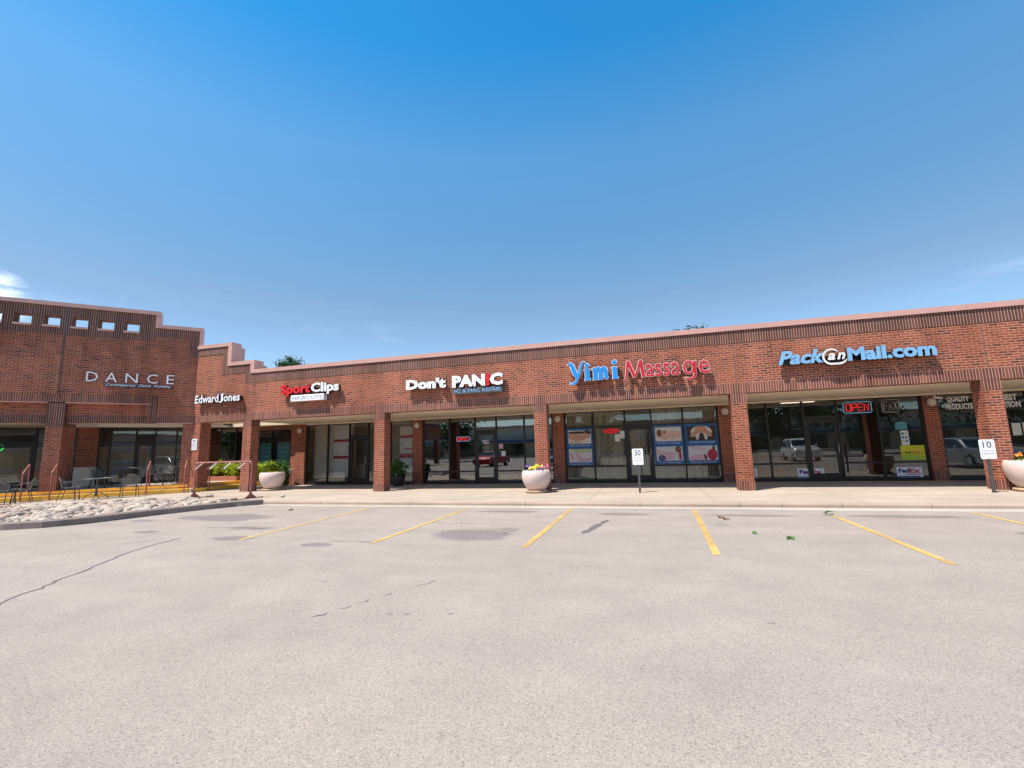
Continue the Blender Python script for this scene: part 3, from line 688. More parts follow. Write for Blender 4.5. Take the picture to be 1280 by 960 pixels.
for a, b in piers:
    mb = MB(); mb.m = 2; mb.box(a, b, SF-.12, SF+.12, .0, .3, 'b'); mb.m = 0; mb.box(a+.003, b-.003, SF-.117, SF+.117, .3, HS-.002, 'tb'); mb.build('brick_pier', BM, B)
storefront(None, SF, [-15.24, -14.08, -12.93, -11.95, -10.83, -9.71], 0, T, 2, rail=None, transom=None, gm='clear')
storefront(None, SF, [-9.22, -8.0, -6.84, -5.91, -4.71, -3.54], 0, T, 2, rail=.5, transom=None)
storefront(None, SF, [-3.03, -1.92, -.71, .26, 1.39, 2.58], 0, T, 2, rail=.62, gm='clear', blind=[(1, 0, 1), (1, 1, 1), None, (1, 0, 1), (1, 0, 1)])
storefront(None, SF, [3.09, 4.2, 5.34, 6.37, 7.55, 8.78], 0, T, 2, rail=.6, transom=None, gm='clear')
storefront(None, SF, [9.24, 10.4, 11.55, 12.5, 13.65, 14.77], 0, T, 2, rail=.45, transom=2.2, gm='clear')
storefront(None, SF, [15.23, 17, 19, 21, 23, 25, 27, 29.9], 0, T, None)
# recessed corner shop windows under a brick header
mb = MB(); mb.m = 2; mb.box(-19.3, -15.81, SF-.06, SF+.1, 2.59, HS-.002); mb.build('window_header', BM, B)
storefront(None, SF, [-19.2, -18.2, -17.25, -16.15], 0.05, 2.585, None, rail=None, transom=2.1, gm='clear')
mb = MB(); mb.box(-16.12, -15.813, SF-.05, SF+.1, 0, 2.588); mb.build('brick_pier', BM, B)
# posters and teal film inside the corner shop
# soffit
mb = MB(); mb.box(-15.6, 30, .362, 3.7, HS, HS+.08)
mb.prism([(CX+.15, .362), (-15.6, .362), (-15.6, 1.2), (CX-.35, 1.2)], HS, HS+.08); mb.prism([(-19.15, 2.9), (-15.6, 2.9), (-15.6, 3.7), (-19.45, 3.7)], HS, HS+.08)  # corner left open between these strips so sun gets through
mb.box(-15.2, 30, SF-.16, SF-.06, HS-.05, HS-.001)
mb.build('soffit', 'soffit', B)
# roof, back and end walls
mb = MB(); mb.box(-15.6, 30, .365, 18, 3.9, 4.0); mb.prism([(-19.2, 2.9), (-15.6, 2.9), (-15.6, 18), (-26, 18), (-19.6, 3.9)], 3.9, 4.0); mb.build('roof', 'roof', B)
mb = MB(); mb.box(-19.1, -15.6, 2.901, 2.98, HS+.081, 3.899); mb.box(-15.599, -15.52, 1.2, 2.9, HS+.081, 3.899); mb.build('added_light_well', 'soffit', B)  # sides of a roof opening added to let sun reach the shrubs
mb = MB(); mb.m = 0; mb.box(-30, 30, 18, 18.3, 0, 4.5); mb.box(29.7, 30, .36, 18, 0, 4.68, 'fk'); mb.build('wall', BM, B)
# interiors
mb = MB(); mb.box(-22, 29.7, SF+.06, 9.2, -.05, .015); mb.build('room_floor', 'room_floor', B)
mb = MB(); mb.box(-22, 29.7, SF+.06, 9.2, 3.0, 3.05); mb.build('room_ceiling', 'room', B)
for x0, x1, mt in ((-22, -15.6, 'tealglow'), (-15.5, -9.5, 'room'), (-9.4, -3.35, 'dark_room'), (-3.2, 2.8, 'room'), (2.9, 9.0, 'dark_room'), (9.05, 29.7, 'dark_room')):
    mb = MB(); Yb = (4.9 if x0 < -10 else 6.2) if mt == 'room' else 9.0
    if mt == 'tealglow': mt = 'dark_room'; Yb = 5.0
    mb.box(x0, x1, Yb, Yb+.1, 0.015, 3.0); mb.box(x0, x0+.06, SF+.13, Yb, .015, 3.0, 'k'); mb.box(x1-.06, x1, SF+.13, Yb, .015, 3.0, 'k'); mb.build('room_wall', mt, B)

# angled wing (local x runs right along the wall, y into the building) ------------------
TW0, TW1, TC = -6.97, -1.55, -4.26
mb = MB(); mb.fr = frD
WALLD = .44
def bb(x0, x1, z0, z1, m, y0=0., skip=''):
    mb.m = m; mb.box(x0, x1, y0, WALLD, z0, z1, skip)
for x0, x1 in ((-8.52, TW0-.02), (TW1+.02, 0)):
    bb(x0, x1, 3.10, 6.33, 0); bb(x0, x1, 6.33, 6.69, 1, -.012); bb(x0, x1, H1, 3.10, 2)
    ex = (x0, x0+.3) if x0 < -5 else (x1-.3, x1)
bb(-.32, 0, 5.55, 6.33, 1, -.012); bb(-8.52, -8.2, 5.55, 6.33, 1, -.012)
bb(TW0-.02, TW1+.02, 3.85, 6.12, 0)
# vertical soldier strips either side of the panel, and lintel band above it
bb(TW1-.07, TW1+.02, 3.06, 3.85, 0, 0); bb(TW0-.02, TW0+.07, 3.06, 3.85, 0, 0)
bb(-1.48, -1.26+.0, H1, 3.9, 1, -.01); bb(-7.26, -7.04, H1, 3.9, 1, -.01)
bb(-7.03, -1.49, 3.56, 3.87, 2, -.008)
# openings in the parapet band
ops = sorted([TC+s*(.4+.79*k) for k in range(3) for s in (-1, 1)])
ow = .235; oz0, oz1 = 6.40, 6.85
bb(TW0-.02, TW1+.02, 6.12, oz0, 1, -.012); bb(TW0-.02, TW1+.02, oz1, 7.23, 1, -.012)
edges = [TW0-.02]+[v for o in ops for v in (o-ow, o+ow)]+[TW1+.02]
for a, b in zip(edges[::2], edges[1::2]): bb(a, b, oz0, oz1, 1, -.012, 'tb')
# expansion joint
# recessed panels below the lintel
for x0, x1 in ((-7.04, TC-.25), (TC+.25, -1.48)):
    mb.m = 0; mb.box(x0, x1, .22, WALLD, 3.08, 3.559); mb.m = 1; mb.box(x0, x1, .21, WALLD, H1, 3.08)
mb.m = 0
mb.build('wall', BM, B)
mb = MB(); mb.fr = frD; mb.box(TC-.018, TC+.018, -.022, -.002, 3.9, 7.22); mb.build('expansion_joint', 'darkpost', B)
mb = MB(); mb.fr = frD
mb.box(-7.04, TC-.245, -.02, .215, 3.53, 3.557); mb.box(TC+.245, -1.48, -.02, .215, 3.53, 3.557)
mb.box(-8.5, -7.27, -.01, .3, H1-.035, H1-.002); mb.box(-1.25, -.02, -.01, .3, H1-.035, H1-.002); mb.build('lintel', 'coping', B)
mb = MB(); mb.fr = frD
mb.box(TW0-.17, TW1+.17, -.06, WALLD+.06, 7.23, 7.38)
mb.box(TW1+.021, TW1+.17, -.055, WALLD+.055, 6.69, 7.229); mb.box(TW0-.17, TW0-.021, -.055, WALLD+.055, 6.69, 7.229)
mb.box(TW1+.171, .12, -.06, WALLD+.06, 6.691, 6.84); mb.box(-8.64, TW0-.171, -.06, WALLD+.06, 6.691, 6.84)
mb.box(.001, .12, -.055, WALLD+.055, 5.9, 6.69); mb.box(-8.64, -8.521, -.055, WALLD+.055, 5.9, 6.69)
for o in ops: mb.box(o-ow-.02, o+ow+.02, -.05, WALLD, oz0+.001, oz0+.075)
mb.build('coping', 'coping', B)
# deep pier in the middle of the wing
mb = MB(); mb.fr = frD; PZ = .3
mb.m = 2; mb.box(TC-.235, TC+.235, -.014, 1.45, PZ, PZ+.27, 'b'); mb.m = 0; mb.box(TC-.231, TC+.231, -.01, 1.446, PZ+.27, 2.66, 'tb')
for z in (2.66, 2.95, 3.24): mb.m = 1; mb.box(TC-.235, TC+.235, -.014, 1.45, z, z+.286)
mb.build('column', BM, B)
# wing soffit, storefront and room
WX0, WX1, WX2, WY0, WY1 = -4.4, .10, .92, .80, 2.75  # bounds of a roof opening added to sunlight the hedge and patio
mb = MB(); mb.fr = frD
for z0, z1 in ((HS+.002, HS+.08), (4.2, 4.3)):
    for P_ in ([(-8.5, .51), (.12, .51), (.12, WY0), (-8.5, WY0)], [(WX2, WY1), (1.1, WY1), (1.45, 3.6), (-10, 3.6), (-10, WY1)], [(-9, WY0), (WX0, WY0), (WX0, WY1), (-9.6, WY1)]): mb.prism(P_, z0, z1)
    if z0 > 4: mb.prism([(-10, 3.6), (1.45, 3.6), (1.45, 12), (-10, 12)], z0+.001, z1+.001)
mb.build('soffit', 'soffit', B)
mb = MB(); mb.fr = frD
mb.box(WX0, WX2, WY1, WY1+.08, HS+.081, 4.199); mb.box(WX0-.08, WX0, WY0, WY1, HS+.081, 4.199); mb.build('added_light_well', 'soffit', B)  # inner faces of that added opening
dst = [-9.4, -8.2, -7.0, -5.75, -4.5]
storefront(frD, SF, dst, .3, T, 2, rail=None, transom=2.13, gm='clear')
mb = MB(); mb.fr = frD; mb.m = 0; mb.box(-4.46, -3.75, SF-.1, SF+.1, 1.1, HS-.002); mb.build('brick_pier', BM, B)
mb = MB(); mb.fr = frD; mb.box(-4.46, -3.75, SF-.13, SF+.1, .3, 1.098); mb.build('stucco_panel', 'soffit', B)
storefront(frD, SF, [-3.72, -3.35, -2.45, -1.75, -.95, -.42], .3, T, 2, rail=None, transom=2.13, gm='clear')
mb = MB(); mb.fr = frD; mb.box(-.39, .3, SF-.1, SF+.1, .3, HS-.002); mb.build('brick_pier', BM, B)
storefront(frD, SF, [.33, .8, 1.45], .3, T, None, rail=None, transom=2.13)
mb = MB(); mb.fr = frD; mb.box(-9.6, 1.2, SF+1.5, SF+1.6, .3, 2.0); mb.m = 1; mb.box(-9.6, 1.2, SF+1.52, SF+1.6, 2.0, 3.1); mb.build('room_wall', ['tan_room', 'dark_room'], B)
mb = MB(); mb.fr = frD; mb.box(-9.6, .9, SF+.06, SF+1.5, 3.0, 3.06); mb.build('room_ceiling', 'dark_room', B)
# far wing beyond the bend (runs towards the street)
mb = fascia(frW, -24, 0, H2); mb.build('wall', BM, B)
mb = MB(); mb.fr = frW; coping_box(mb, -24, 0, H2); mb.build('coping', 'coping', B)
for k in range(4): column(frW, -5.9-5.96*k, -5.37-5.96*k, .004, .52)
mb = MB(); mb.fr = frW; mb.box(-24, -.2, .362, 3.7, HS, HS+.08); mb.build('soffit', 'soffit', B)
storefront(frW, SF, [-24+1.6*k for k in range(15)], 0, T, None, rail=.6)
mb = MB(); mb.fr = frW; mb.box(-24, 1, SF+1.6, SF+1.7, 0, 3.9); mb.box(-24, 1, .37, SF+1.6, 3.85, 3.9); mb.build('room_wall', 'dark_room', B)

# patio and its painted steps
PT = .30
def dpt(x, y): p = frD @ Vector((x, y, 0)); return (p.x, p.y)
mb = MB(); mb.prism([dpt(-11, .02), dpt(-.05, .02), (-17.86, .12), (-17.86, SF-.08), (-19.35, SF-.08), dpt(-11, SF-.1)], .001, PT); struct('patio', mb, 'walk')
mb = MB(); mb.m = 0
# upper nosing and lower step
e = .004
mb.prism([dpt(-11, -.30), dpt(.02, -.30), dpt(.02, .018), dpt(-11, .018)], .002, PT/2)
mb.prism([(-17.858, -.18), (-17.60, -.18), (-17.52, .12), (-17.52, SF-.1), (-17.858, SF-.1)], .002, PT/2)
mb.m = 1
mb.prism([dpt(-11, -.315), dpt(.02, -.315), dpt(.02, .002), dpt(-11, .002)], .02, PT/2+e)
mb.prism([dpt(-11, .004), dpt(-.05, .004), dpt(-.05, .14), dpt(-11, .14)], PT/2+.07, PT+e)
mb.prism([(-17.846, -.1), (-17.508, -.1), (-17.508, SF-.11), (-17.846, SF-.11)], .02, PT/2+e)
mb.prism([(-17.98, .52), (-17.848, .52), (-17.848, SF-.11), (-17.98, SF-.11)], PT/2+.07, PT+e)
st = struct('patio_steps', mb, ['walk', 'yellow_curb'])

# ------------------------------------------------------------------ channel-letter signs
def yb(mb, x0, x1, z0, z1, mat, parent, y0=-.07, y1=-.002): mb = MB(); mb.box(x0, x1, y0, y1, z0, z1); return mb.build('raceway', mat, parent)
YF, DP = -.20, .11
# leftmost main-run sign
s = thing('shop_sign', 'white serif letters on the brick next to the angled wing, leftmost of the long wall', 'sign', (-17.9, 0, 3.4))
def local(x): return x
def sgn(s): return s.location.x, s.location.z
ox, oz = sgn(s)
letters('Edward', -17.72-ox, -16.50-ox, 3.575-oz, 3.90-oz, YF, DP, ['white', 'black'], s, off=.022)
letters('J', -16.47-ox, -16.27-ox, 3.545-oz, 3.90-oz, YF, DP, ['white', 'black'], s, off=.022)
letters('ones', -16.24-ox, -15.42-ox, 3.575-oz, 3.80-oz, YF, DP, ['white', 'black'], s, off=.022)
mb = MB()
mb.box(-17.75-ox, -17.55-ox, YF+.002, YF+.12, 3.575-oz, 3.61-oz); mb.box(-16.42-ox, -16.22-ox, YF+.002, YF+.12, 3.87-oz, 3.90-oz)
mb.build('serif', 'white', s)
yb(None, -17.7-ox, -15.45-ox, 3.62-oz, 3.76-oz, 'black', s)
# haircut shop
s = thing('shop_sign', 'red and white letters with a white HAIRCUTS panel underneath', 'sign', (-12.2, 0, 3.4)); ox, oz = sgn(s)
letters('Sport', -13.46-ox, -12.10-ox, 3.60-oz, 4.06-oz, YF, DP, ['red', 'black'], s, off=.045)
letters('Clips', -12.06-ox, -10.82-ox, 3.60-oz, 4.06-oz, YF, DP, ['white', 'black'], s, off=.040)
yb(None, -13.3-ox, -10.9-ox, 3.76-oz, 3.9-oz, 'black', s)
mb = MB(); mb.rbox(-12.98-ox, -11.47-ox, YF, -.004, 3.40-oz, 3.63-oz, .02); mb.build('panel', 'white', s)
text_mb('HAIRCUTS', -12.90-ox, -11.55-ox, 3.455-oz, 3.58-oz, YF-.004).build('lettering', 'greyink', s)
# computer repair shop
s = thing('shop_sign', "bold white letters with one red exclamation mark above a grey PC & MAC REPAIR panel", 'sign', (-6.2, 0, 3.3)); ox, oz = sgn(s)
letters("Don't", -8.04-ox, -6.50-ox, 3.53-oz, 3.90-oz, YF, DP, ['white', 'black'], s, off=.062)
letters('PAN!C', -6.27-ox, -4.44-ox, 3.50-oz, 3.93-oz, YF, DP, lambda i, c: ['red' if c == '!' else 'white', 'black'], s, off=.062)
yb(None, -7.9-ox, -6.6-ox, 3.6-oz, 3.74-oz, 'black', s)
mb = MB(); mb.rbox(-6.25-ox, -4.46-ox, YF+.03, -.004, 3.27-oz, 3.475-oz, .012); mb.build('panel', 'darkpost', s)
text_mb('PC & MAC REPAIR', -6.20-ox, -4.52-ox, 3.315-oz, 3.435-oz, YF+.026).build('lettering', 'paleblue', s)
# massage shop: stroked letters for the blue word
def stroke(mb, pts, ws, y, d, grow=0.):
    """ribbon of varying width in the x,z plane, with rounded ends"""
    P = [Vector(p) for p in pts]; Q = []
    for i in range(len(P)-1):                     # Catmull-Rom resample
        p0, p1, p2, p3 = P[max(i-1, 0)], P[i], P[i+1], P[min(i+2, len(P)-1)]
        for k in range(6):
            t = k/6; Q.append((.5*((2*p1)+(p2-p0)*t+(2*p0-5*p1+4*p2-p3)*t*t+(3*p1-p0-3*p2+p3)*t**3), ws[i]*(1-t)+ws[i+1]*t))
    Q.append((P[-1], ws[-1])); L, Rr = [], []
    for i, (p, w_) in enumerate(Q):
        t = (Q[min(i+1, len(Q)-1)][0]-Q[max(i-1, 0)][0]).normalized(); n = Vector((-t.y, t.x)); h = w_/2+grow
        L.append(p+n*h); Rr.append(p-n*h)
    t0 = (Q[1][0]-Q[0][0]).normalized(); t1 = (Q[-1][0]-Q[-2][0]).normalized()
    g = grow
    L[0] -= t0*g; Rr[0] -= t0*g; L[-1] += t1*g; Rr[-1] += t1*g
    for i in range(len(L)-1):
        mb.m = 0; mb.face([(Rr[i].x, y, Rr[i].y), (Rr[i+1].x, y, Rr[i+1].y), (L[i+1].x, y, L[i+1].y), (L[i].x, y, L[i].y)])
        mb.m = 1
        for A in (L, Rr): mb.face([(A[i].x, y, A[i].y), (A[i+1].x, y, A[i+1].y), (A[i+1].x, y+d, A[i+1].y), (A[i].x, y+d, A[i].y)])
    for i in (0, -1): mb.face([(L[i].x, y, L[i].y), (Rr[i].x, y, Rr[i].y), (Rr[i].x, y+d, Rr[i].y), (L[i].x, y+d, L[i].y)])
    mb.m = 0
def dot(mb, x, z, r, y, d, grow=0.):
    n = 16; pts = [(x+(r+grow)*math.cos(-2*math.pi*k/n), z+(r+grow)*math.sin(-2*math.pi*k/n)) for k in range(n)][::-1]
    mb.m = 0; mb.face([(p[0], y, p[1]) for p in pts]); mb.m = 1
    for a, b in zip(pts, pts[1:]+pts[:1]): mb.face([(a[0], y+d, a[1]), (b[0], y+d, b[1]), (b[0], y, b[1]), (a[0], y, a[1])])
    mb.m = 0
s = thing('shop_sign', 'sign with one bright blue and one red outlined word above the poster windows', 'sign', (-.2, 0, 3.3)); ox, oz = sgn(s)
def curl(strokes, dots, x, z):
    a, b = MB(), MB()
    for k, (pts, ws) in enumerate(strokes):
        pts = [(x+p[0]-ox, z+p[1]-oz) for p in pts]
        stroke(a, pts, ws, YF-.003*k, DP); stroke(b, pts, ws, YF+.02+.001*k, DP-.02, .017)
    for (dx, dz, r) in dots: dot(a, x+dx-ox, z+dz-oz, r, YF, DP); dot(b, x+dx-ox, z+dz-oz, r, YF+.025, DP-.03, .017)
    L = a.build('letter', ['blue', 'black'], s); b.build('trim', ['white', 'black'], L)
curl([([(0, .66), (.07, .69), (.13, .62), (.22, .38), (.28, .26)], [.02, .07, .13, .15, .10]), ([(.54, .72), (.47, .70), (.42, .60), (.34, .33), (.24, .10), (.13, .03), (.05, .06)], [.02, .05, .06, .075, .07, .055, .035])], [], -2.24, 3.33)
def st_i(x): return [([(x-.03, .33), (x+.05, .36)], [.03, .06]), ([(x+.06, .37), (x+.06, .20), (x+.06, .03)], [.13, .13, .13]), ([(x-.02, .02), (x+.15, .02)], [.05, .05])]
curl(st_i(0.03), [(.09, .48, .068)], -1.72, 3.45)
curl([([(0, .34), (.08, .36)], [.04, .07]), ([(.09, .37), (.09, .03)], [.12, .12]), ([(.09, .28), (.17, .36), (.24, .30), (.25, .03)], [.05, .09, .12, .12]), ([(.26, .28), (.34, .36), (.41, .30), (.42, .08), (.48, .03)], [.05, .09, .12, .12, .07]), ([(.02, .02), (.16, .02)], [.05, .05]), ([(.19, .02), (.31, .02)], [.05, .05])], [], -1.47, 3.45)
curl(st_i(0.03), [(.09, .52, .072)], -.86, 3.45)
a, b = MB(), MB(); mx_, mz = -.44-ox, 3.43-oz
for k, (pts, wd) in enumerate((([(0, 0), (.035, .27), (.07, .54)], [.06, .06, .06]), ([(.07, .53), (.17, .27), (.265, .02)], [.10, .09, .08]), ([(.265, .02), (.36, .27), (.46, .53)], [.05, .05, .06]), ([(.45, .54), (.49, .27), (.525, 0)], [.09, .09, .09]))):
    pts = [(mx_+p[0], mz+p[1]) for p in pts]; stroke(a, pts, wd, YF-.002*k, .05); stroke(b, pts, wd, YF+.012+.001*k, .035, .014)
L = a.build('letter', ['darkred', 'black'], s); b.build('trim', ['pinkwhite', 'black'], L)
letters('assa', .15-ox, 1.14-ox, 3.43-oz, 3.83-oz, YF, .05, ['darkred', 'black'], s, off=.004, trim=.018, trimmat='pinkwhite')
a, b = MB(), MB(); gx, gz = 1.40-ox, 3.64-oz
gp = [(gx+.13*math.cos(R(t_)), gz+.18*math.sin(R(t_))) for t_ in range(20, 381, 30)]
for k, (pts, ws) in enumerate(((gp, [.06]*len(gp)), ([(gx+.17, gz+.19), (gx+.165, gz), (gx+.155, gz-.24), (gx+.05, gz-.345), (gx-.11, gz-.315)], [.07, .07, .065, .06, .03]))):
    stroke(a, pts, ws, YF-.003*k, .05); stroke(b, pts, ws, YF+.012+.001*k, .035, .014)
L = a.build('letter', ['darkred', 'black'], s); b.build('trim', ['pinkwhite', 'black'], L)
letters('e', 1.68-ox, 1.97-ox, 3.43-oz, 3.83-oz, YF, .05, ['darkred', 'black'], s, off=.004, trim=.018, trimmat='pinkwhite')
yb(None, -1.7-ox, -.7-ox, 3.58-oz, 3.70-oz, 'raceway', s); yb(None, -.4-ox, 1.9-ox, 3.58-oz, 3.66-oz, 'raceway', s)
# mailing shop
s = thing('shop_sign', 'pale blue letters with a white ring swirled in the middle, rightmost sign', 'sign', (5.6, 0, 3.3)); ox, oz = sgn(s)
letters('Pack', 3.80-ox, 4.98-ox, 3.51-oz, 3.90-oz, YF, DP, ['paleblue', 'black'], s, off=.030, shear=.30, trim=.010, trimmat='palegrey')
mb = MB(); text_mb('a', 5.03-ox, 5.22-ox, 3.56-oz, 3.75-oz, YF, DP, .03, .3, mb, 0, 1); text_mb('n', 5.255-ox, 5.46-ox, 3.565-oz, 3.755-oz, YF-.002, DP, .03, .3, mb, 0, 1); mb.build('letter', ['palegrey', 'black'], s)
mb = MB(); ring = []
for k in range(15):
    t = R(40+k*17); ring.append((5.13-ox+.205*math.cos(t), 3.655-oz+.205*math.sin(t)))
ring += [(5.33-ox, 3.455-oz), (5.43-ox, 3.50-oz), (5.49-ox, 3.56-oz)]
stroke(mb, ring, [.02]+[.045]*7+[.055]*7+[.055, .045, .02], YF-.004, DP); mb.build('swirl', ['palegrey', 'black'], s)
letters('Mail.com', 5.52-ox, 7.54-ox, 3.50-oz, 3.87-oz, YF, DP, ['paleblue', 'black'], s, off=.038, trim=.009, trimmat='palegrey')
yb(None, 3.9-ox, 7.5-ox, 3.52-oz, 3.70-oz, 'black', s)
# angled wing sign (local frame of the wing)
q = frD @ Vector((-2.1, 0, 4.2))
s = thing('shop_sign', 'thin widely spaced pale capitals with a script line below on the angled wing', 'sign', q, R(45))
for ch, a, b in (('D', 107, 122), ('A', 131.5, 146), ('N', 156.5, 172), ('C', 183.5, 197), ('E', 208, 217.5)):
    x0, z0 = onD(a, 478, .1); x1, _ = onD(b, 478, .1)
    letters(ch, x0+2.1, x1+2.1, .17, .54, -.12, .05, ['white', 'black'], s, off=-.004)
mb = MB(); xa, _ = onD(131, 484); xb, _ = onD(216, 487); mb.box(xa+2.1, xb+2.1, -.07, -.004, .0, .115); mb.build('raceway', 'ink', s)
text_mb('Contemporary  Dance  Academy', xa+2.14, xb+2.06, -.005, .125, -.076, 0, .008, .45).build('lettering', 'white', s)

# ------------------------------------------------------------------ wall lamps
lamp_lab = ['round opal wall lamp beside the corner shop and white flower pots', 'round opal wall lamp left of the red OPEN neon at the computer shop', 'round opal wall lamp on the pier left of the first massage poster', 'round opal wall lamp on the pier right of the last massage poster', 'round opal wall lamp under a small security camera near the QUALITY PRODUCTS window']
for i, (a, b) in enumerate(piers[:5]):
    t = thing('wall_lamp', lamp_lab[i], 'lamp', ((a+b)/2, SF-.12, 2.5), group='round lamps on the brick piers')
    m1 = MB(); m1.fr = Matrix.Rotation(R(90), 4, 'X'); m1.lathe([(.10, 0), (.10, .03), (.085, .04)], 20); m1.build('base', 'bronze', t)
    m2 = MB(); m2.fr = Matrix.Rotation(R(90), 4, 'X'); m2.lathe([(.11, .035), (.13, .06), (.127, .10), (.095, .14), (.045, .16), (.0, .163)], 24); m2.build('globe', 'lamp', t)
q = frD @ Vector((-.05, SF-.1, 2.45))
t = thing('wall_lamp', 'round opal wall lamp on the patio wall left of the NO PARKING pier', 'lamp', q, R(45), 'round lamps on the brick piers')
m1 = MB(); m1.fr = Matrix.Rotation(R(90), 4, 'X'); m1.lathe([(.10, 0), (.10, .03), (.085, .04)], 20); m1.build('base', 'bronze', t)
m2 = MB(); m2.fr = Matrix.Rotation(R(90), 4, 'X'); m2.lathe([(.11, .035), (.13, .06), (.127, .10), (.095, .14), (.045, .16), (.0, .163)], 24); m2.build('globe', 'lamp', t)
t = thing('security_camera', 'small white security camera above the round lamp on the right brick pier', 'camera', (9.14, SF-.12, 2.66))
mb = MB(); mb.box(-.04, .04, -.03, 0, -.05, .05); mb.tube([(0, -.03, 0), (.02, -.09, -.02)], .015); mb.build('bracket', 'white', t)
mb = MB(); mb.tube([(-.02, -.07, -.01), (.10, -.2, -.05)], .04, 10); mb.build('body', 'white', t)

# ------------------------------------------------------------------ neon and window signs (inside the glass)
YG = SF-.04
def neon_word(name, label, x0, x1, z0, z1, word, mtext, mbord, back=True):
    cx, cz = (x0+x1)/2, (z0+z1)/2
    t = thing(name, label, 'neon sign', (cx, YG, cz)); w_, h = (x1-x0)/2, (z1-z0)/2
    G = {'O': [[(0, .1), (.15, 0), (.85, 0), (1, .1), (1, .9), (.85, 1), (.15, 1), (0, .9), (0, .1)]], 'P': [[(0, 0), (0, 1), (.85, 1), (1, .88), (1, .6), (.85, .48), (0, .48)]], 'E': [[(1, 0), (0, 0), (0, 1), (1, 1)], [(0, .5), (.8, .5)]], 'N': [[(0, 0), (0, 1), (1, 0), (1, 1)]], 'F': [[(0, 0), (0, 1), (1, 1)], [(0, .52), (.8, .52)]], 'A': [[(0, 0), (.5, 1), (1, 0)], [(.2, .4), (.8, .4)]], 'X': [[(0, 0), (1, 1)], [(0, 1), (1, 0)]]}
    n = len(word); cw = 2*w_*.86/n
    for i, c in enumerate(word):
        mb = MB()
        for pl in G[c]: mb.tube([(-w_*.86+i*cw+cw*.12+p[0]*cw*.76, 0, -h*.66+p[1]*h*1.32) for p in pl], .010, 6)
        mb.build('letter', mtext, t)
    mb = MB(); r = .04
    bp = [(-w_+r, -h), (w_-r, -h), (w_, -h+r), (w_, h-r), (w_-r, h), (-w_+r, h), (-w_, h-r), (-w_, -h+r), (-w_+r, -h)]
    mb.tube([(x, 0, z) for x, z in bp], .010, 6); mb.build('border', mbord, t)
    if back: mb = MB(); mb.box(-w_, w_, .02, .03, -h, h); mb.build('backing', 'black', t)
neon_word('neon_sign', 'large red OPEN neon with blue border in the mailing shop window', 6.58, 7.40, 2.26, 2.63, 'OPEN', 'neon_red', 'neon_blue')
neon_word('neon_sign', 'unlit pale FAX neon beside the large OPEN neon', 7.70, 8.18, 2.24, 2.66, 'FAX', 'neon_off', 'neon_off')
neon_word('neon_sign', 'small red OPEN neon left of the computer shop door', -7.68, -7.05, 1.75, 1.94, 'OPEN', 'neon_red', 'neon_blue')
q = frD @ Vector((-6.88, SF+.1, 2.0))
t = thing('neon_sign', 'green ring neon in the dark window at the far left', 'neon sign', q, R(45))
mb = MB(); mb.tube([(.13*math.cos(a), 0, .13*math.sin(a)) for a in [2*math.pi*k/20 for k in range(21)]], .02, 6); mb.build('ring', 'neon_green', t)
t = thing('open_sign', 'red oval OPEN sign over two paper notices in the massage shop window', 'sign', (-1.24, SF-.03, 1.96))
mb = MB(); mb.disc(0, 0, .31, .10, 0, 24); mb.build('face', 'neon_dimred', t)
text_mb('OPEN', -.2, .2, -.045, .045, -.004, 0, .01).build('lettering', 'printred', t)
for x, z, lab in ((-1.02, 1.69, 'pale paper notice hanging below the red oval OPEN sign'), (-.82, 1.80, 'pale paper notice next to the massage shop door, higher than the other')):
    o = MB(); o.box(-.095, .095, -.004, 0, -.14, .14); o = o.build('paper_notice', 'paper', None, (x, SF-.012, z)); tag(o, lab, 'notice')
for x, z in ((11.18, 1.55), (11.45, 1.56)):
    o = MB(); o.box(-.11, .11, -.004, 0, -.19, .19); o = o.build('paper_notice', 'paper', None, (x, SF-.012, z)); tag(o, 'white sheet taped inside the window at the right edge, '+('left one of the two' if x < 11.3 else 'the farther right one'), 'notice')

# posters of the massage shop
def poster(x0, x1, label, pics):
    t = thing('window_poster', label, 'poster', ((x0+x1)/2, SF-.03, .66)); w_ = (x1-x0)/2
    mb = MB(); mb.box(-w_, w_, -.004, .0, .0, 1.47); mb.build('sheet', 'posterblue', t)
    for (z0, cap, shapes, bgm) in pics:
        mb = MB(); X0, X1, Z0, Z1 = -w_+.07, w_-.05, z0, z0+.52; mats = [bgm]
        mb.face([(X0, -.006, Z0), (X1, -.006, Z0), (X1, -.006, Z1), (X0, -.006, Z1)])
        for k, (mt, cx, cz, rx, rz, rot) in enumerate(shapes):
            if mt not in mats: mats.append(mt)
            mb.m = mats.index(mt); n = 22; pts = []
            for j in range(n):
                a = 2*math.pi*j/n; u, v = rx*math.cos(a), rz*math.sin(a)
                px = X0+(X1-X0)*cx+u*math.cos(R(rot))-v*math.sin(R(rot)); pz = Z0+(Z1-Z0)*cz+u*math.sin(R(rot))+v*math.cos(R(rot))
                pts.append((min(X1, max(X0, px)), -.007-.0004*k, min(Z1, max(Z0, pz))))
            mb.face(pts)
        mb.build('picture', mats, t)
        text_mb(cap, X0+.06, X1-.06, z0-.10, z0-.035, -.006, 0, .012).build('lettering', 'printwhite', t)
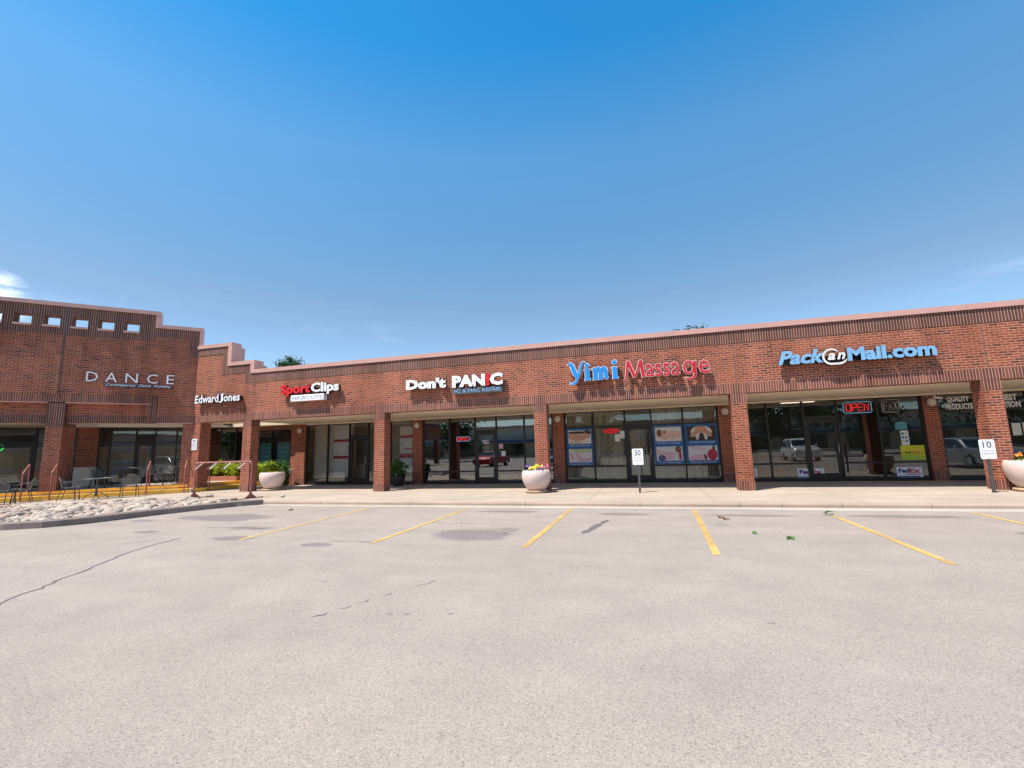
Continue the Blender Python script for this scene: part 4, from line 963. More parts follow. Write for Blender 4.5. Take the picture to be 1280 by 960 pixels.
p1 = [(.84, 'Hot Stone Massage', [('printdark', .5, .85, .5, .05, 0), ('skin', .35, .5, .36, .14, -8), ('skin', .78, .6, .15, .13, 20), ('printdark', .88, .86, .14, .07, -15), ('printwhite', .85, .22, .2, .09, 5), ('stonebeige', .15, .1, .10, .05, 0), ('stonebeige', .38, .12, .11, .06, 0), ('stonebeige', .55, .08, .09, .05, 0)], 'printwhite'),
      (.12, 'Foot Reflexology', [('printgreen', .55, .9, .4, .1, 0), ('printpink', .12, .45, .07, .17, 15), ('printpink', .42, .45, .06, .22, 28), ('printpink', .55, .18, .16, .08, -10), ('printpink', .86, .2, .12, .06, 5)], 'printwhite')]
p2 = [(.84, 'Sedative Therapy', [('skin2', .6, .42, .5, .15, 3), ('skin2', .35, .6, .12, .08, 20), ('printbrown', .15, .6, .09, .14, 0), ('printbrown', .36, .66, .05, .05, 0)], 'printwhite'),
      (.12, 'Thai Massage', [('printpink', .35, .2, .3, .07, 4), ('printpink', .45, .5, .32, .05, -6), ('printnavy', .2, .2, .13, .12, 0), ('skin2', .12, .6, .10, .09, 0), ('printbrown', .84, .8, .11, .12, 0), ('printred', .9, .35, .05, .16, 0)], 'printwhite')]
p3 = [(.84, 'Ashiatsu Massage', [('printwhite', .5, .6, .36, .22, 0), ('skin', .48, .78, .2, .14, 0), ('skin', .28, .5, .2, .08, 35), ('skin', .7, .5, .2, .08, -35), ('printwhite', .36, .25, .05, .12, -10), ('printwhite', .64, .25, .05, .12, 10), ('printdark', .5, .25, .09, .14, 0)], 'printdark'),
      (.12, 'Deep Tissue', [('printpink', .3, .85, .3, .04, -8), ('printpink', .35, .2, .33, .10, 4), ('printred', .82, .38, .17, .2, 0), ('printdark', .58, .2, .04, .12, 10), ('printdark', .88, .85, .04, .1, 0)], 'printwhite')]
poster(-2.98, -1.97, 'blue poster of a back rub over a foot picture, left of the door', p1)
poster(.31, 1.35, 'blue poster of a reclining woman over a purple cloth, just right of the door', p2)
poster(1.43, 2.54, 'blue poster of hands above a red-clothed figure, beside the right brick pier', p3)
# courier boards, yellow board, teal board
def courier(x0, x1, z0, z1, lab):
    t = thing('window_sign', lab, 'sign', ((x0+x1)/2, YG+.02, z0), group='courier boards standing along the mailing shop window'); w_, h = (x1-x0)/2, z1-z0
    mb = MB(); mb.box(-w_, w_, -.004, .012, 0.0, h); mb.build('board', 'white', t)
    text_mb('Fed', -w_*.86, -w_*.02, h*.42, h*.88, -.008, 0, .045).build('lettering', 'fedpurple', t)
    text_mb('Ex', w_*.0, w_*.86, h*.42, h*.88, -.008, 0, .045).build('lettering', 'fedred', t)
    mb = MB(); mb.box(-w_*.3, w_*.85, -.007, -.0045, h*.24, h*.34); mb.build('red_line', 'fedred', t)
    mb = MB(); mb.box(-w_, w_*.8, -.007, -.0045, 0.005, h*.13); mb.build('blue_strip', 'posterblue', t)
courier(3.12, 3.72, .14, .46, 'white courier board with purple and red letters at the foot of the fourth brick column')
courier(4.98, 5.78, .11, .43, 'white courier board with purple and red letters, bare glass on either side')
courier(7.86, 8.56, .11, .43, 'white courier board with purple and red letters below the yellow board')
t = thing('window_sign', 'yellow and lime courier board with small red letters near the brick pier', 'sign', (8.38, YG+.02, .66))
mb = MB(); mb.box(-.33, .33, -.004, .012, 0, .47); mb.m = 1; mb.face([(-.33, -.006, 0), (.33, -.006, 0), (.33, -.006, .10), (.1, -.006, .17), (-.15, -.006, .19), (-.33, -.006, .17)]); mb.build('board', ['yellowposter', 'limeposter'], t)
text_mb('DHL', -.02, .2, .2, .27, -.008, 0, .05, .25).build('lettering', 'fedred', t); text_mb('SHIP', -.22, -.04, .2, .27, -.008, 0, .05, .25).build('lettering', 'printdark', t)
mb = MB(); mb.box(-.33, -.24, -.007, -.0045, .225, .245); mb.box(.22, .33, -.007, -.0045, .225, .245); mb.build('red_line', 'fedred', t)
t = thing('window_sign', 'small teal arched sign below the unlit FAX neon', 'sign', (8.16, YG+.02, 1.66))
mb = MB(); mb.plate([(-.16, 0), (.16, 0), (.16, .19), (.1, .235), (0, .25), (-.1, .235), (-.16, .19)], -.006, .01); mb.build('board', 'teal', t)
text_mb('PACKAGE', -.12, .12, .125, .175, -.009, 0, .02).build('lettering', 'posterblue', t); text_mb('SERVICES', -.12, .12, .04, .09, -.009, 0, .02).build('lettering', 'posterblue', t)
t = thing('paper_notice', 'tall pale price sheet with blue squares under the teal arched sign', 'notice', (8.22, YG+.02, 1.14))
mb = MB(); mb.box(-.11, .11, -.004, .0, 0, .48); mb.build('sheet', 'paper', t)
for i in range(3):
    for j in range(2): mb = MB(); mb.box(-.08+.09*j, -.02+.09*j, -.007, -.0045, .1+.12*i, .17+.12*i); mb.build('picture', 'posterblue' if (i+j) % 3 else 'printgreen', t)
# window lettering at the right
def decal(lines, cx, label, mat='palegrey'):
    t = thing('window_lettering', label, 'lettering', (cx, SF-.006, 2.2))
    for txt, w_, z0, z1 in lines: text_mb(txt, -w_/2, w_/2, z0, z1, 0, 0, .05).build('word', mat, t)
decal([('QUALITY', .60, .26, .46), ('PRODUCTS', .72, .03, .23)], 9.82, 'white lettering QUALITY PRODUCTS on the window glass')
decal([('BIGGEST', .74, .26, .46), ('SELECTION', .86, .03, .23)], 10.97, 'white window lettering half hidden by the brick column, ending GEST over CTION')
t = thing('window_lettering', 'small white and red lettering on the computer shop door glass', 'lettering', (-6.37, SF-.006, 1.2))
text_mb("DON'T", -.17, .12, .5, .58, 0, 0, .03).build('word', 'white', t); text_mb('PANIC', -.12, .14, .41, .49, 0, 0, .03).build('word', 'white', t); text_mb('!', .15, .18, .41, .5, 0, 0, .03).build('word', 'fedred', t)
text_mb('PC & MAC REPAIR', -.17, .17, .26, .30, 0).build('word', 'palegrey', t); text_mb('MON - FRI', -.12, .12, .19, .23, 0).build('word', 'palegrey', t)
for wn, (x, y, lab, cat) in (('paper_notice', (-5.72, 1.5, 'small pink and white sticker just right of the computer shop door', 'notice')), ('paper_notice', (-5.62, 1.2, 'pale square notice at the left edge of the window right of the computer shop door', 'notice'))):
    o = MB(); o.box(-.09, .09, -.004, 0, -.1, .1); o = o.build(wn, 'paper' if y < 1.4 else 'printpink', None, (x, SF-.008, y)); tag(o, lab, cat)

# ------------------------------------------------------------------ parking signs
def park_sign(x, y, big, l1, l2, lab, h=1.27):
    t = thing('parking_sign', lab, 'sign', (x, y, 0))
    mb = MB(); mb.box(-.03, .03, -.022, .022, 0, h-.1); mb.build('post', 'darkpost', t)
    mb = MB(); a, b, r = .155, .235, .03; pts = []
    for cx, cz, a0 in ((a-r, b-r, 0), (-a+r, b-r, 90), (-a+r, -b+r, 180), (a-r, -b+r, 270)):
        pts += [(cx+r*math.cos(R(a0+k*30)), h-.235+cz+r*math.sin(R(a0+k*30))) for k in range(4)]
    mb.plate(pts[::1], -.034, -.026); mb.build('plate', 'sign_white', t)
    text_mb(big, -.085, .085, h-.20, h-.045, -.037, 0, .004).build('number', 'ink', t)
    text_mb(l1, -.10, .10, h-.29, h-.25, -.037).build('lettering', 'greyink', t)
    text_mb(l2, -.12, .12, h-.36, h-.32, -.037).build('lettering', 'greyink', t)
    mb = MB()
    for z in (h-.03, h-.44): mb.ball((0, -.036, z), .009, 8)
    mb.build('bolt', 'steel', t)
park_sign(-.24, -.57, '30', 'MINUTE', 'PARKING', 'white 30 minute parking sign on a dark post in front of the massage shop door')
park_sign(7.98, -.64, '10', 'MINUTE', 'PARKING', 'white 10 minute parking sign on a dark post by the right brick column')
t = thing('parking_sign', 'white NO PARKING plate fixed to the corner brick pier above the patio steps', 'sign', (-17.83, -.004, 1.68))
mb = MB(); mb.rbox(-.15, .15, -.008, .0, 0, .46, .003); mb.build('plate', 'sign_white', t)
text_mb('NO', -.07, .07, .33, .42, -.011, 0, .02).build('lettering', 'ink', t)
for i, s_ in enumerate(('PARKING', 'IN FRONT', 'OF RAMP')): text_mb(s_, -.11, .11, .23-.085*i, .285-.085*i, -.011).build('lettering', 'greyink', t)

# ------------------------------------------------------------------ plants
def leaf_cloud(mb, n, fn, size, rnd, flat=.5):
    for _ in range(n):
        p = Vector(fn(rnd)); a = Vector((rnd.gauss(0, 1), rnd.gauss(0, 1), rnd.gauss(0, flat))).normalized(); b = a.cross(Vector((rnd.gauss(0, 1), rnd.gauss(0, 1), rnd.gauss(0, 1)))).normalized()
        s_ = size*rnd.uniform(.6, 1.35)
        mb.face([p-a*s_, p-a*s_*.1+b*s_*.42, p+a*s_, p-a*s_*.1-b*s_*.42])
def clumps(rnd, n, ext):
    out = []
    for _ in range(n):
        v = Vector((rnd.gauss(0, 1), rnd.gauss(0, 1), rnd.gauss(0, 1))).normalized()*rnd.uniform(.45, 1)**.5
        out.append((Vector((v.x*ext[0], v.y*ext[1], v.z*ext[2])), rnd.uniform(.22, .42)))
    return out
def shrub(name, label, loc, ext, n, leaf, size, seed, group=None, stem=True, cz=None, ncl=26):
    rnd = random.Random(seed); t = thing(name, label, 'shrub', loc, 0, group)
    cl = clumps(rnd, ncl, ext); cz = ext[2]*1.05 if cz is None else cz; mn = min(ext)
    def fn(r):
        c, s_ = r.choice(cl); return (c.x+r.gauss(0, s_*ext[0]*.5 if ext[0] < 2*mn else s_*mn*.6), c.y+r.gauss(0, s_*mn*.55), max(.03-0*cz, cz+c.z+r.gauss(0, s_*mn*.55)))
    mb = MB(); leaf_cloud(mb, n, fn, size, rnd); mb.build('foliage', leaf, t)
    if stem:
        mb = MB()
        for _ in range(7):
            a = Vector((rnd.uniform(-.5, .5)*ext[0], rnd.uniform(-.5, .5)*ext[1], cz)); mb.tube([(a.x*.3, a.y*.3, -.02), a*.6+Vector((0, 0, 0)), a], [.02, .014, .006], 5)
        mb.build('stem', 'bark', t)
    return t
# bed of lime shrubs on the patio
t = thing('planter_bed', 'low brick planter bed on the patio holding the lime hedge', 'planter', (-19.0, 2.75, PT))
mb = MB(); mb.m = 0
for b_ in ((-1.05, 1.05, -.5, -.38), (-1.05, 1.05, .38, .5), (-1.05, -.93, -.378, .378), (.93, 1.05, -.378, .378)): mb.box(*b_, 0, .20)
mb.build('edging', 'terracotta', t); mb = MB(); mb.box(-.928, .928, -.376, .376, .01, .15); mb.build('soil', 'soil', t)
for i, x in enumerate((-19.75, -19.25, -18.75, -18.25)):
    shrub('lime_shrub', ['lime green shrub at the left end of the brick planter bed', 'lime green shrub second from the left in the brick planter bed', 'lime green shrub third from the left in the brick planter bed', 'lime green shrub at the right end of the brick planter bed by the column'][i], (x, 2.62, .44), (.36, .30, .30+.05*(i % 2)), 900, 'lime_leaf', .05, 20+i, 'lime hedge shrubs behind the bike rack')
shrub('lime_shrub', 'large lime green shrub behind the left stone planter', (-16.72, 2.62, 0), (.70, .5, .40), 2600, 'lime_leaf', .055, 31, cz=.66, ncl=40)
shrub('green_shrub', 'darker green shrub between the lime shrub and the white flower pots', (-15.98, 2.75, 0), (.36, .34, .5), 1300, 'green_leaf', .055, 32, cz=.62)
for x, y, z, r in ((-15.62, 2.95, .72, .13), (-15.82, 2.9, .45, .07)):
    t = thing('flower_pot', 'white flower pot on a small stand by the dark green shrub' if z > .6 else 'little white pot on a stand, lower than the other pot', 'pot', (x, y, 0))
    mb = MB(); mb.lathe([(r*.6, z-.16), (r*.75, z-.14), (r, z-.01), (r*1.06, z), (r*1.06, z+.02), (r*.9, z+.02), (r*.85, z-.02), (0, z-.02)], 18); mb.build('pot', 'lamp', t)
    mb = MB()
    for k in range(3): a = 2.1*k; mb.tube([(r*.9*math.cos(a), r*.9*math.sin(a), 0), (r*.5*math.cos(a), r*.5*math.sin(a), z-.15)], .01, 6)
    mb.lathe([(r*.6, z-.175), (r*.6, z-.162)], 14); mb.build('stand', 'bronze', t)
t = thing('plant_pot', 'dark round pot holding a green shrub behind the second brick column', 'pot', (-9.82, 2.45, 0))
mb = MB(); mb.lathe([(.17, 0), (.2, .03), (.27, .3), (.29, .38), (.29, .41), (.25, .41), (.23, .36), (0, .36)], 22); mb.build('pot', 'dark_pot', t)
shrub('green_shrub', 'dark green potted shrub behind the second brick column', (-9.82, 2.45, .36), (.33, .3, .36), 1100, 'green_leaf', .055, 33)
# stone planters
def planter(loc, sc, lab):
    t = thing('stone_planter', lab, 'planter', loc, 0, None)
    mb = MB(); mb.lathe([(.27, .10), (.285, .105), (.37, .22), (.435, .36), (.462, .50), (.46, .60), (.44, .665), (.425, .69), (.405, .70), (.385, .69), (.375, .66), (.375, .60), (0, .60)], 40)
    mb.build('bowl', 'stone_bowl', t)
    mb = MB(); mb.lathe([(.25, 0), (.36, .015), (.365, .06), (.35, .08), (.30, .08), (.25, .099)], 36); mb.build('saucer', 'saucer', t)
    mb = MB(); mb.lathe([(.374, .61), (.2, .63), (0, .635)], 24, cap=False); mb.build('soil', 'soil', t)
    for c in [t]: c.scale = (sc,)*3
    return t
PL = [((-14.42, .62, 0), 1.02, 'round stone planter with reddish seedlings beside the left brick column and bike rack'), ((-3.35, -.42, 0), .98, 'round stone planter of purple and yellow pansies in front of the middle brick column'), ((8.98, -.30, 0), 1.06, 'round stone planter with orange flowers by the 10 minute parking sign')]
for l, sc, lab in PL: planter(l, sc, lab)
def flower(loc, pet, nb, seed, label, hgt=.16, group=None, leaf='green_leaf', spread=.09):
    rnd = random.Random(seed); t = thing('bedding_plant', label, 'flower', loc, 0, group)
    mb = MB(); leaf_cloud(mb, 60, lambda r: (r.gauss(0, spread), r.gauss(0, spread), r.uniform(.01, hgt*.7)), .035, rnd); mb.build('foliage', leaf, t)
    if not pet: return t
    for k in range(nb):
        x, y, z = rnd.gauss(0, spread*.8), rnd.gauss(0, spread*.6)-.03, hgt*rnd.uniform(.7, 1.1); fc = Vector((rnd.uniform(-.4, .2), -1, rnd.uniform(.2, .8))).normalized()
        a = fc.cross(Vector((0, 0, 1))).normalized(); b = a.cross(fc); mb = MB(); c = Vector((x, y, z))
        for j in range(5):
            d0 = a*math.cos(1.257*j)+b*math.sin(1.257*j); e0 = a*math.cos(1.257*j+1.57)+b*math.sin(1.257*j+1.57); r_ = .034
            mb.face([c, c+d0*r_*.7+e0*r_*.55, c+d0*r_*1.25+e0*r_*.25+fc*.008, c+d0*r_*1.25-e0*r_*.25+fc*.008, c+d0*r_*.7-e0*r_*.55])
        mb.tube([(x*.4, y*.4, 0), c-fc*.004], .003, 4); mb.build('blossom', pet, t)
    return t
px, py, _ = PL[1][0]
for i, (dx, dy, pet, n, lab, h) in enumerate(((-.24, -.06, 'pet_purple', 6, 'purple pansies at the left side of the middle stone planter', .20), (-.07, -.16, 'pet_yellow', 7, 'yellow pansies left of centre in the middle stone planter', .18), (.10, -.06, 'pet_yellow', 6, 'golden pansies right of centre, the tallest in the middle stone planter', .24), (.25, -.02, 'pet_pink', 5, 'pink pansies at the right side of the middle stone planter', .2), (.2, -.18, 'pet_purple', 3, 'low purple pansies near the right rim of the middle stone planter', .1))):
    flower((px+dx, py+dy, .605), pet, n, 40+i, lab, h)
px, py, _ = PL[0][0]
for i, (dx, dy) in enumerate(((-.25, -.08), (-.08, -.17), (.1, -.1), (.26, -.05))): flower((px+dx, py+dy, .63), None, 0, 50+i, ['reddish seedling at the left of the left stone planter', 'reddish seedling left of centre in the left stone planter', 'reddish seedling right of centre in the left stone planter', 'reddish seedling at the right of the left stone planter'][i], .2, None, 'bud_leaf' if i != 2 else 'lime_leaf')
px, py, _ = PL[2][0]
for i, (dx, dy, pet, n, lab, h) in enumerate(((-.22, -.1, 'pet_orange', 4, 'orange flowers at the left of the right stone planter', .26), (-.05, -.15, None, 0, 'leafy green plant in the middle of the right stone planter', .34), (.16, -.1, 'pet_yellow', 5, 'yellow flowers at the right of the right stone planter', .24), (-.12, -.26, 'pet_pink', 3, 'low pink flowers near the rim of the right stone planter', .1))):
    flower((px+dx, py+dy, .66), pet, n, 60+i, lab, h, None, 'green_leaf' if pet else 'lime_leaf')

# trees
def tree(label, loc, h, rad, seed, n=5200, leaf='tree_leaf', ls=.26, cr=.62, group=None, ex=(1, 1, .95)):
    rnd = random.Random(seed); t = thing('leafy_tree', label, 'tree', loc, rnd.uniform(0, 6), group)
    zc = h-rad*ex[2]; cl = []
    for _ in range(34):
        v = Vector((rnd.gauss(0, 1), rnd.gauss(0, 1), rnd.gauss(0, 1))).normalized()*rnd.uniform(.35, 1)**.6
        cl.append((Vector((v.x*rad*ex[0], v.y*rad*ex[1], zc+v.z*rad*ex[2])), rnd.uniform(.10, .24)*rad))
    mb = MB(); leaf_cloud(mb, n, lambda r: (lambda c: (c[0].x+r.gauss(0, c[1]), c[0].y+r.gauss(0, c[1]), c[0].z+r.gauss(0, c[1]*.8)))(r.choice(cl)), ls, rnd, .6); mb.build('crown', leaf, t)
    mb = MB(); mb.tube([(0, 0, -.1), (.05, .02, h*.25), (-.06, .05, h*.5), (0, 0, h*.8)], [.045*rad+.1, .04*rad+.06, .03*rad, .02], 9)
    for c, s_ in cl[:14]: z0 = rnd.uniform(.3, .6)*h; mb.tube([(0, 0, z0), (c.x*.5, c.y*.5, (z0+c.z)/2+.2), tuple(c)], [.05+.012*rad, .04, .015], 6)
    mb.build('trunk', 'bark', t); return t
tree('dark green tree top rising above the roof behind the left end of the long wall', (-40.4, 30, LZ), 12.95, 2.0, 71, 5200, ls=.14)
tree('sliver of green tree top above the roofline over the red sign', (3.9, 25, LZ), 11.08, 1.5, 72, 6500, ls=.15)
tree('green tree peeping just over the coping left of the dark tree top', (-42.3, 30.5, LZ), 12.1, 1.3, 73, 2200, ls=.14)

# ------------------------------------------------------------------ bike rack, handrails, patio furniture
t = thing('bike_rack', 'red-brown tube bike rack with paired slanting bars on two flared feet', 'bike rack', (-13.65, -2.35, 0))
w_ = 1.19; mb = MB(); r_ = .12; zt = 1.19
path = [(-w_, 0, .02), (-w_, 0, zt-r_)]+[(-w_+r_-r_*math.cos(R(a)), 0, zt-r_+r_*math.sin(R(a))) for a in (20, 45, 70)]+[(-w_+r_, 0, zt), (w_-r_, 0, zt)]+[(w_-r_+r_*math.sin(R(a)), 0, zt-r_+r_*math.cos(R(a))) for a in (20, 45, 70)]+[(w_, 0, zt-r_), (w_, 0, .02)]
mb.tube(path, .03, 10); mb.build('frame', 'rack', t)
for sx in (-w_, w_):
    f = MB(); f.box(sx-.04, sx+.04, -.5, .5, 0, .022)
    f.face([(sx+.006, -.24, .0225), (sx+.006, .24, .0225), (sx+.006, .05, .16), (sx+.006, .022, .3), (sx+.006, -.022, .3), (sx+.006, -.05, .16)]); f.face([(sx-.006, -.24, .0225), (sx-.006, -.05, .16), (sx-.006, -.022, .3), (sx-.006, .022, .3), (sx-.006, .05, .16), (sx-.006, .24, .0225)])
    for s_ in (-1, 1): f.face([(sx-.006, s_*.24, .0225), (sx+.006, s_*.24, .0225), (sx+.006, s_*.05, .16), (sx-.006, s_*.05, .16)])
    f.build('foot', 'rack', t)
for k in range(4):
    for j in (0, 1):
        x = -.98+.60*k+.10*j; b_ = MB(); b_.tube([(x, -.005, zt-.02), (x-.02, -.26, zt-.22)], .011, 6); b_.build('bar', 'white' if j else 'rack', t)
def handrail(loc, rz, lab, h0=1.05, h1=1.38, run=.5):
    t = thing('handrail', lab, 'handrail', loc, rz, 'red-brown handrails on the patio steps')
    mb = MB(); mb.tube([(0, 0, 0), (0, 0, h0-.05), (0, .03, h0), (0, run-.04, h1-.01), (0, run, h1-.04), (0, run, h1-.1), (0, run, PT)], .024, 10); mb.build('rail', 'rack', t)
    mb = MB(); mb.lathe([(.05, 0), (.05, .012), (.03, .02)], 14); mb.lathe([(.05, PT), (.05, PT+.014), (.03, PT+.02)], 14, (0, run, 0)); mb.build('flange', 'rack', t)
for u_, lab in ((4.80, 'handrail behind the leftmost patio chairs'), (4.05, 'handrail in front of the deep brick pier of the angled wing'), (1.32, 'handrail between the sidewalk chair and the patio chairs'), (.12, 'handrail hard against the corner brick pier')):
    q = frD @ Vector((-u_, -.42, 0)); handrail(q, R(45), lab, 1.0, 1.3)
handrail((-17.40, .42, 0), R(90), 'handrail on the side steps seen through the bike rack', 1.0, 1.3, .46)

def wire_chair():
    t = thing('patio_chair', 'x', 'chair')
    mb = MB(); rows = []; mb.smooth = True; nu = 12
    prof = [(-.24, .43), (-.20, .45), (-.08, .435), (.06, .42), (.16, .43), (.21, .50), (.235, .60), (.262, .72), (.285, .80), (.295, .84)]
    for k, (y, z) in enumerate(prof):
        row = []; s_ = max(0, (k-4)/5)
        for j in range(nu+1):
            a = -1+2*j/nu; half = .25+.03*(k > 2)-.13*max(0, s_-.55)*1.2
            wrap = abs(a)**2.2
            x = a*half; yy = y-wrap*(.10 if k > 4 else .0); zz = z+wrap*(.03 if k < 5 else -.05*s_)-(wrap*.10*s_ if k > 7 else 0)
            row.append((x, yy, zz))
        rows.append(row)
    mb.grid(rows, uvscale=(.05, .07)); mb.build('shell', 'wire', t)
    mb = MB(); rim = [rows[k][0] for k in range(len(rows))]+rows[-1][1:-1]+[rows[k][-1] for k in range(len(rows)-1, -1, -1)]+rows[0][-2:0:-1]
    mb.tube(rim+[rim[0]], .011, 6); mb.build('rim', 'wire_frame', t)
    for s_ in (-1, 1):
        mb = MB(); mb.tube([(s_*.23, -.22, 0), (s_*.235, -.2, .40), (s_*.27, -.17, .60), (s_*.275, .02, .645), (s_*.25, .16, .62)], .012, 6); mb.build('arm', 'wire_frame', t)
        for y0, y1 in ((-.24, -.2), (.25, .15)): mb = MB(); mb.tube([(s_*.24, y0, 0), (s_*.21, y1, .43)], .012, 6); mb.build('leg', 'wire_frame', t)
    return t
def wire_table(r=.55, h=.72):
    t = thing('patio_table', 'x', 'table')
    mb = MB(); rows = [[(q_*r*math.cos(2*math.pi*k/28), q_*r*math.sin(2*math.pi*k/28), h) for k in range(28)] for q_ in (.02, .35, .7, 1)]; mb.grid(rows, closed_v=True, uvscale=(.12, .2)); mb.build('table_top', 'wire', t)
    mb = MB(); mb.tube([(r*math.cos(2*math.pi*k/28), r*math.sin(2*math.pi*k/28), h) for k in range(29)], .014, 6); mb.build('rim', 'wire_frame', t)
    mb = MB(); mb.tube([(0, 0, .1), (0, 0, h-.005)], .03, 8); mb.build('pedestal', 'wire_frame', t)
    for k in range(4): a = .6+math.pi/2*k; mb = MB(); mb.tube([(0, 0, .30), (.12*math.cos(a), .12*math.sin(a), .22), (.3*math.cos(a), .3*math.sin(a), .1), (.36*math.cos(a), .36*math.sin(a), 0)], .014, 6); mb.build('leg', 'wire_frame', t)
    return t
chair = wire_chair(); table = wire_table(); used = []
def put(proto, loc, rz, lab, group):
    o = proto if proto not in used else copy_tree(proto)
    used.append(proto); o.location = loc; o.rotation_euler = (0, 0, rz); tag(o, lab, 'chair' if proto is chair else 'table', group); return o
G1, G2 = 'wire mesh chairs around the patio tables', 'round wire mesh tables outside the angled wing'
def W(u_, off, z=0): return frD @ Vector((-u_, -off, z))
put(table, W(5.62, 1.35), .2, 'mesh table at the left edge of the sidewalk, half out of the picture', G2)
put(table, W(2.62, 1.15), .2, 'mesh table on the sidewalk below the steps with a chair at either side', G2)
put(table, W(2.35, -1.3, PT), .5, 'mesh table on the raised patio in front of the pale wall panel', G2)
put(table, W(.62, -1.5, PT), .1, 'mesh table on the raised patio just left of the corner pier', G2)
put(chair, W(4.98, 1.25), R(45+165), 'mesh chair at the far left seen from behind with a rounded back', G1)
put(chair, W(4.62, .85), R(45-80), 'mesh chair at the far left turned side-on to its table', G1)
put(chair, W(3.36, 1.10), R(45+90), 'mesh chair left of the sidewalk table, seen side-on', G1)
put(chair, W(3.02, .45-1.1, PT), R(45+105), 'mesh chair on the patio directly behind the sidewalk table', G1)
put(chair, W(1.72, .95), R(45+200), 'mesh chair right of the sidewalk table showing its rounded back', G1)
put(chair, W(3.1, -1.55, PT), R(45+75), 'mesh chair left of the patio table against the pale wall panel', G1)
put(chair, W(1.55, -.85, PT), R(45-150), 'dark mesh chair on the patio behind the handrail', G1)
put(chair, W(1.15, -2.3, PT), R(45+10), 'mesh chair deep on the patio facing the parking lot', G1)
put(chair, W(.72, -.62, PT), R(45+185), 'mesh chair with its back to the lot at the table near the corner pier', G1)
put(chair, W(.02, -1.6, PT), R(45-85), 'mesh chair half hidden behind the corner pier', G1)

# green scraps on the asphalt
for (x, y, lab, n, mt) in ((988, 674, 'bright green scrap of leaves lying in the parking stall', 7, 'green_leaf'), (1037, 644, 'small green weed at the edge of the gutter', 14, 'green_leaf'), (945, 667.5, 'faint green sprig lying on the asphalt left of the bright scrap', 4, 'green_leaf'), (900, 648, 'crumpled brown dead leaf near the yellow line', 3, 'bud_leaf'), (906, 650, 'curled brown dead leaf just right of another by the yellow line', 3, 'bud_leaf')):
    p = onZ(x, y, LZ); t = thing('weed' if 'weed' in lab else 'fallen_leaf', lab, 'weed' if 'weed' in lab else 'leaf', (p.x, p.y, LZ)); rnd = random.Random(n); mb = MB()
    up = .10 if 'weed' in lab else .025
    leaf_cloud(mb, n, lambda r: (r.gauss(0, .04), r.gauss(0, .05), r.uniform(.012, up)), .05, rnd, .35); mb.build('blades', mt, t)

# ------------------------------------------------------------------ shop interiors
def counter(x, y, w_, lab, mat='wood', z=0.015):
    t = thing('counter', lab, 'counter', (x, y, z)); mb = MB(); mb.box(-w_/2, w_/2, -.3, .3, 0, 1.0); mb.build('body', mat, t); mb = MB(); mb.rbox(-w_/2-.05, w_/2+.05, -.36, .36, 1.001, 1.045, .01); mb.build('top', 'room', t)
counter(-5.6, 6.6, 2.2, 'dark counter inside the computer shop', 'dark_room')
counter(5.6, 6.2, 2.6, 'wooden counter inside the mailing shop')
t = thing('poster_board', 'red and white service poster inside the haircut shop window beside the second column', 'poster', (-10.22, SF+.35, .5))
mb = MB(); mb.box(-.36, .36, -.01, .01, 0, 2.0); mb.m = 1; mb.box(-.36, .36, -.016, -.0105, .62, .8); mb.box(-.36, .36, -.016, -.0105, 1.5, 1.62); mb.box(-.1, .3, -.016, -.0105, .98, 1.03); mb.m = 2; mb.disc(.1, 1.25, .2, .14, -.013, 16); mb.build('sheet', ['palegrey', 'printred', 'white'], t)
M['shade'] = simple('beige_roller_shade', (.66, .58, .47), .8, 0, .05, 2)
for x0, x1, lab in ((-15.2, -14.12, 'beige roller shade behind the leftmost haircut shop window'), (-14.04, -12.97, 'beige roller shade behind the second haircut shop window')):
    t = thing('roller_shade', lab, 'shade', ((x0+x1)/2, SF+.45, .25)); mb = MB(); mb.box(-(x1-x0)/2, (x1-x0)/2, 0, .01, .0, 2.48); mb.build('fabric', 'shade', t)
    mb = MB(); mb.tube([(-(x1-x0)/2, .005, 0), ((x1-x0)/2, .005, 0)], .02, 8); mb.build('bottom_bar', 'bronze', t)
t = thing('poster_board', 'tall pale poster with dark red stripes in the middle haircut shop window', 'poster', (-13.5, SF+.30, .3))
mb = MB(); mb.box(-.5, .5, -.01, .01, 0, 2.4); mb.m = 1; mb.box(-.5, .5, -.016, -.0105, 1.62, 1.74); mb.box(-.5, .5, -.016, -.0105, .85, .98); mb.m = 2; mb.disc(.1, 2.1, .25, .12, -.013, 16); mb.disc(-.1, 1.3, .2, .14, -.013, 16); mb.build('sheet', ['palegrey', 'printred', 'white'], t)
for x, lab in ((-16.65, 'blue-green film poster in the right pane of the corner shop'), (-17.7, 'blue-green film poster in the left pane of the corner shop')):
    t = thing('window_poster', lab, 'poster', (x, SF+.12, .7)); mb = MB(); mb.box(-.4, .4, 0, .01, 0, 1.3); mb.m = 1
    for k in range(5): mb.box(-.32, .25-.06*(k % 3), -.004, -.0005, .2+.2*k, .29+.2*k)
    mb.build('sheet', ['teal', 'paleblue'], t)
for x, y, lab in ((-6.4, 5.6, 'long ceiling lamp inside the computer shop'), (5.0, 5.2, 'ceiling lamp seen through the left mailing shop windows'), (6.1, 6.6, 'ceiling lamp deeper inside the mailing shop'), (-11.5, 5.0, 'ceiling lamp inside the haircut shop')):
    t = thing('ceiling_light', lab, 'ceiling lamp', (x, y, 2.999)); mb = MB(); mb.box(-.62, .62, -.16, .16, -.05, 0); mb.build('frame', 'white', t); mb = MB(); mb.box(-.6, .6, -.14, .14, -.056, -.051); mb.build('diffuser', 'tube', t)

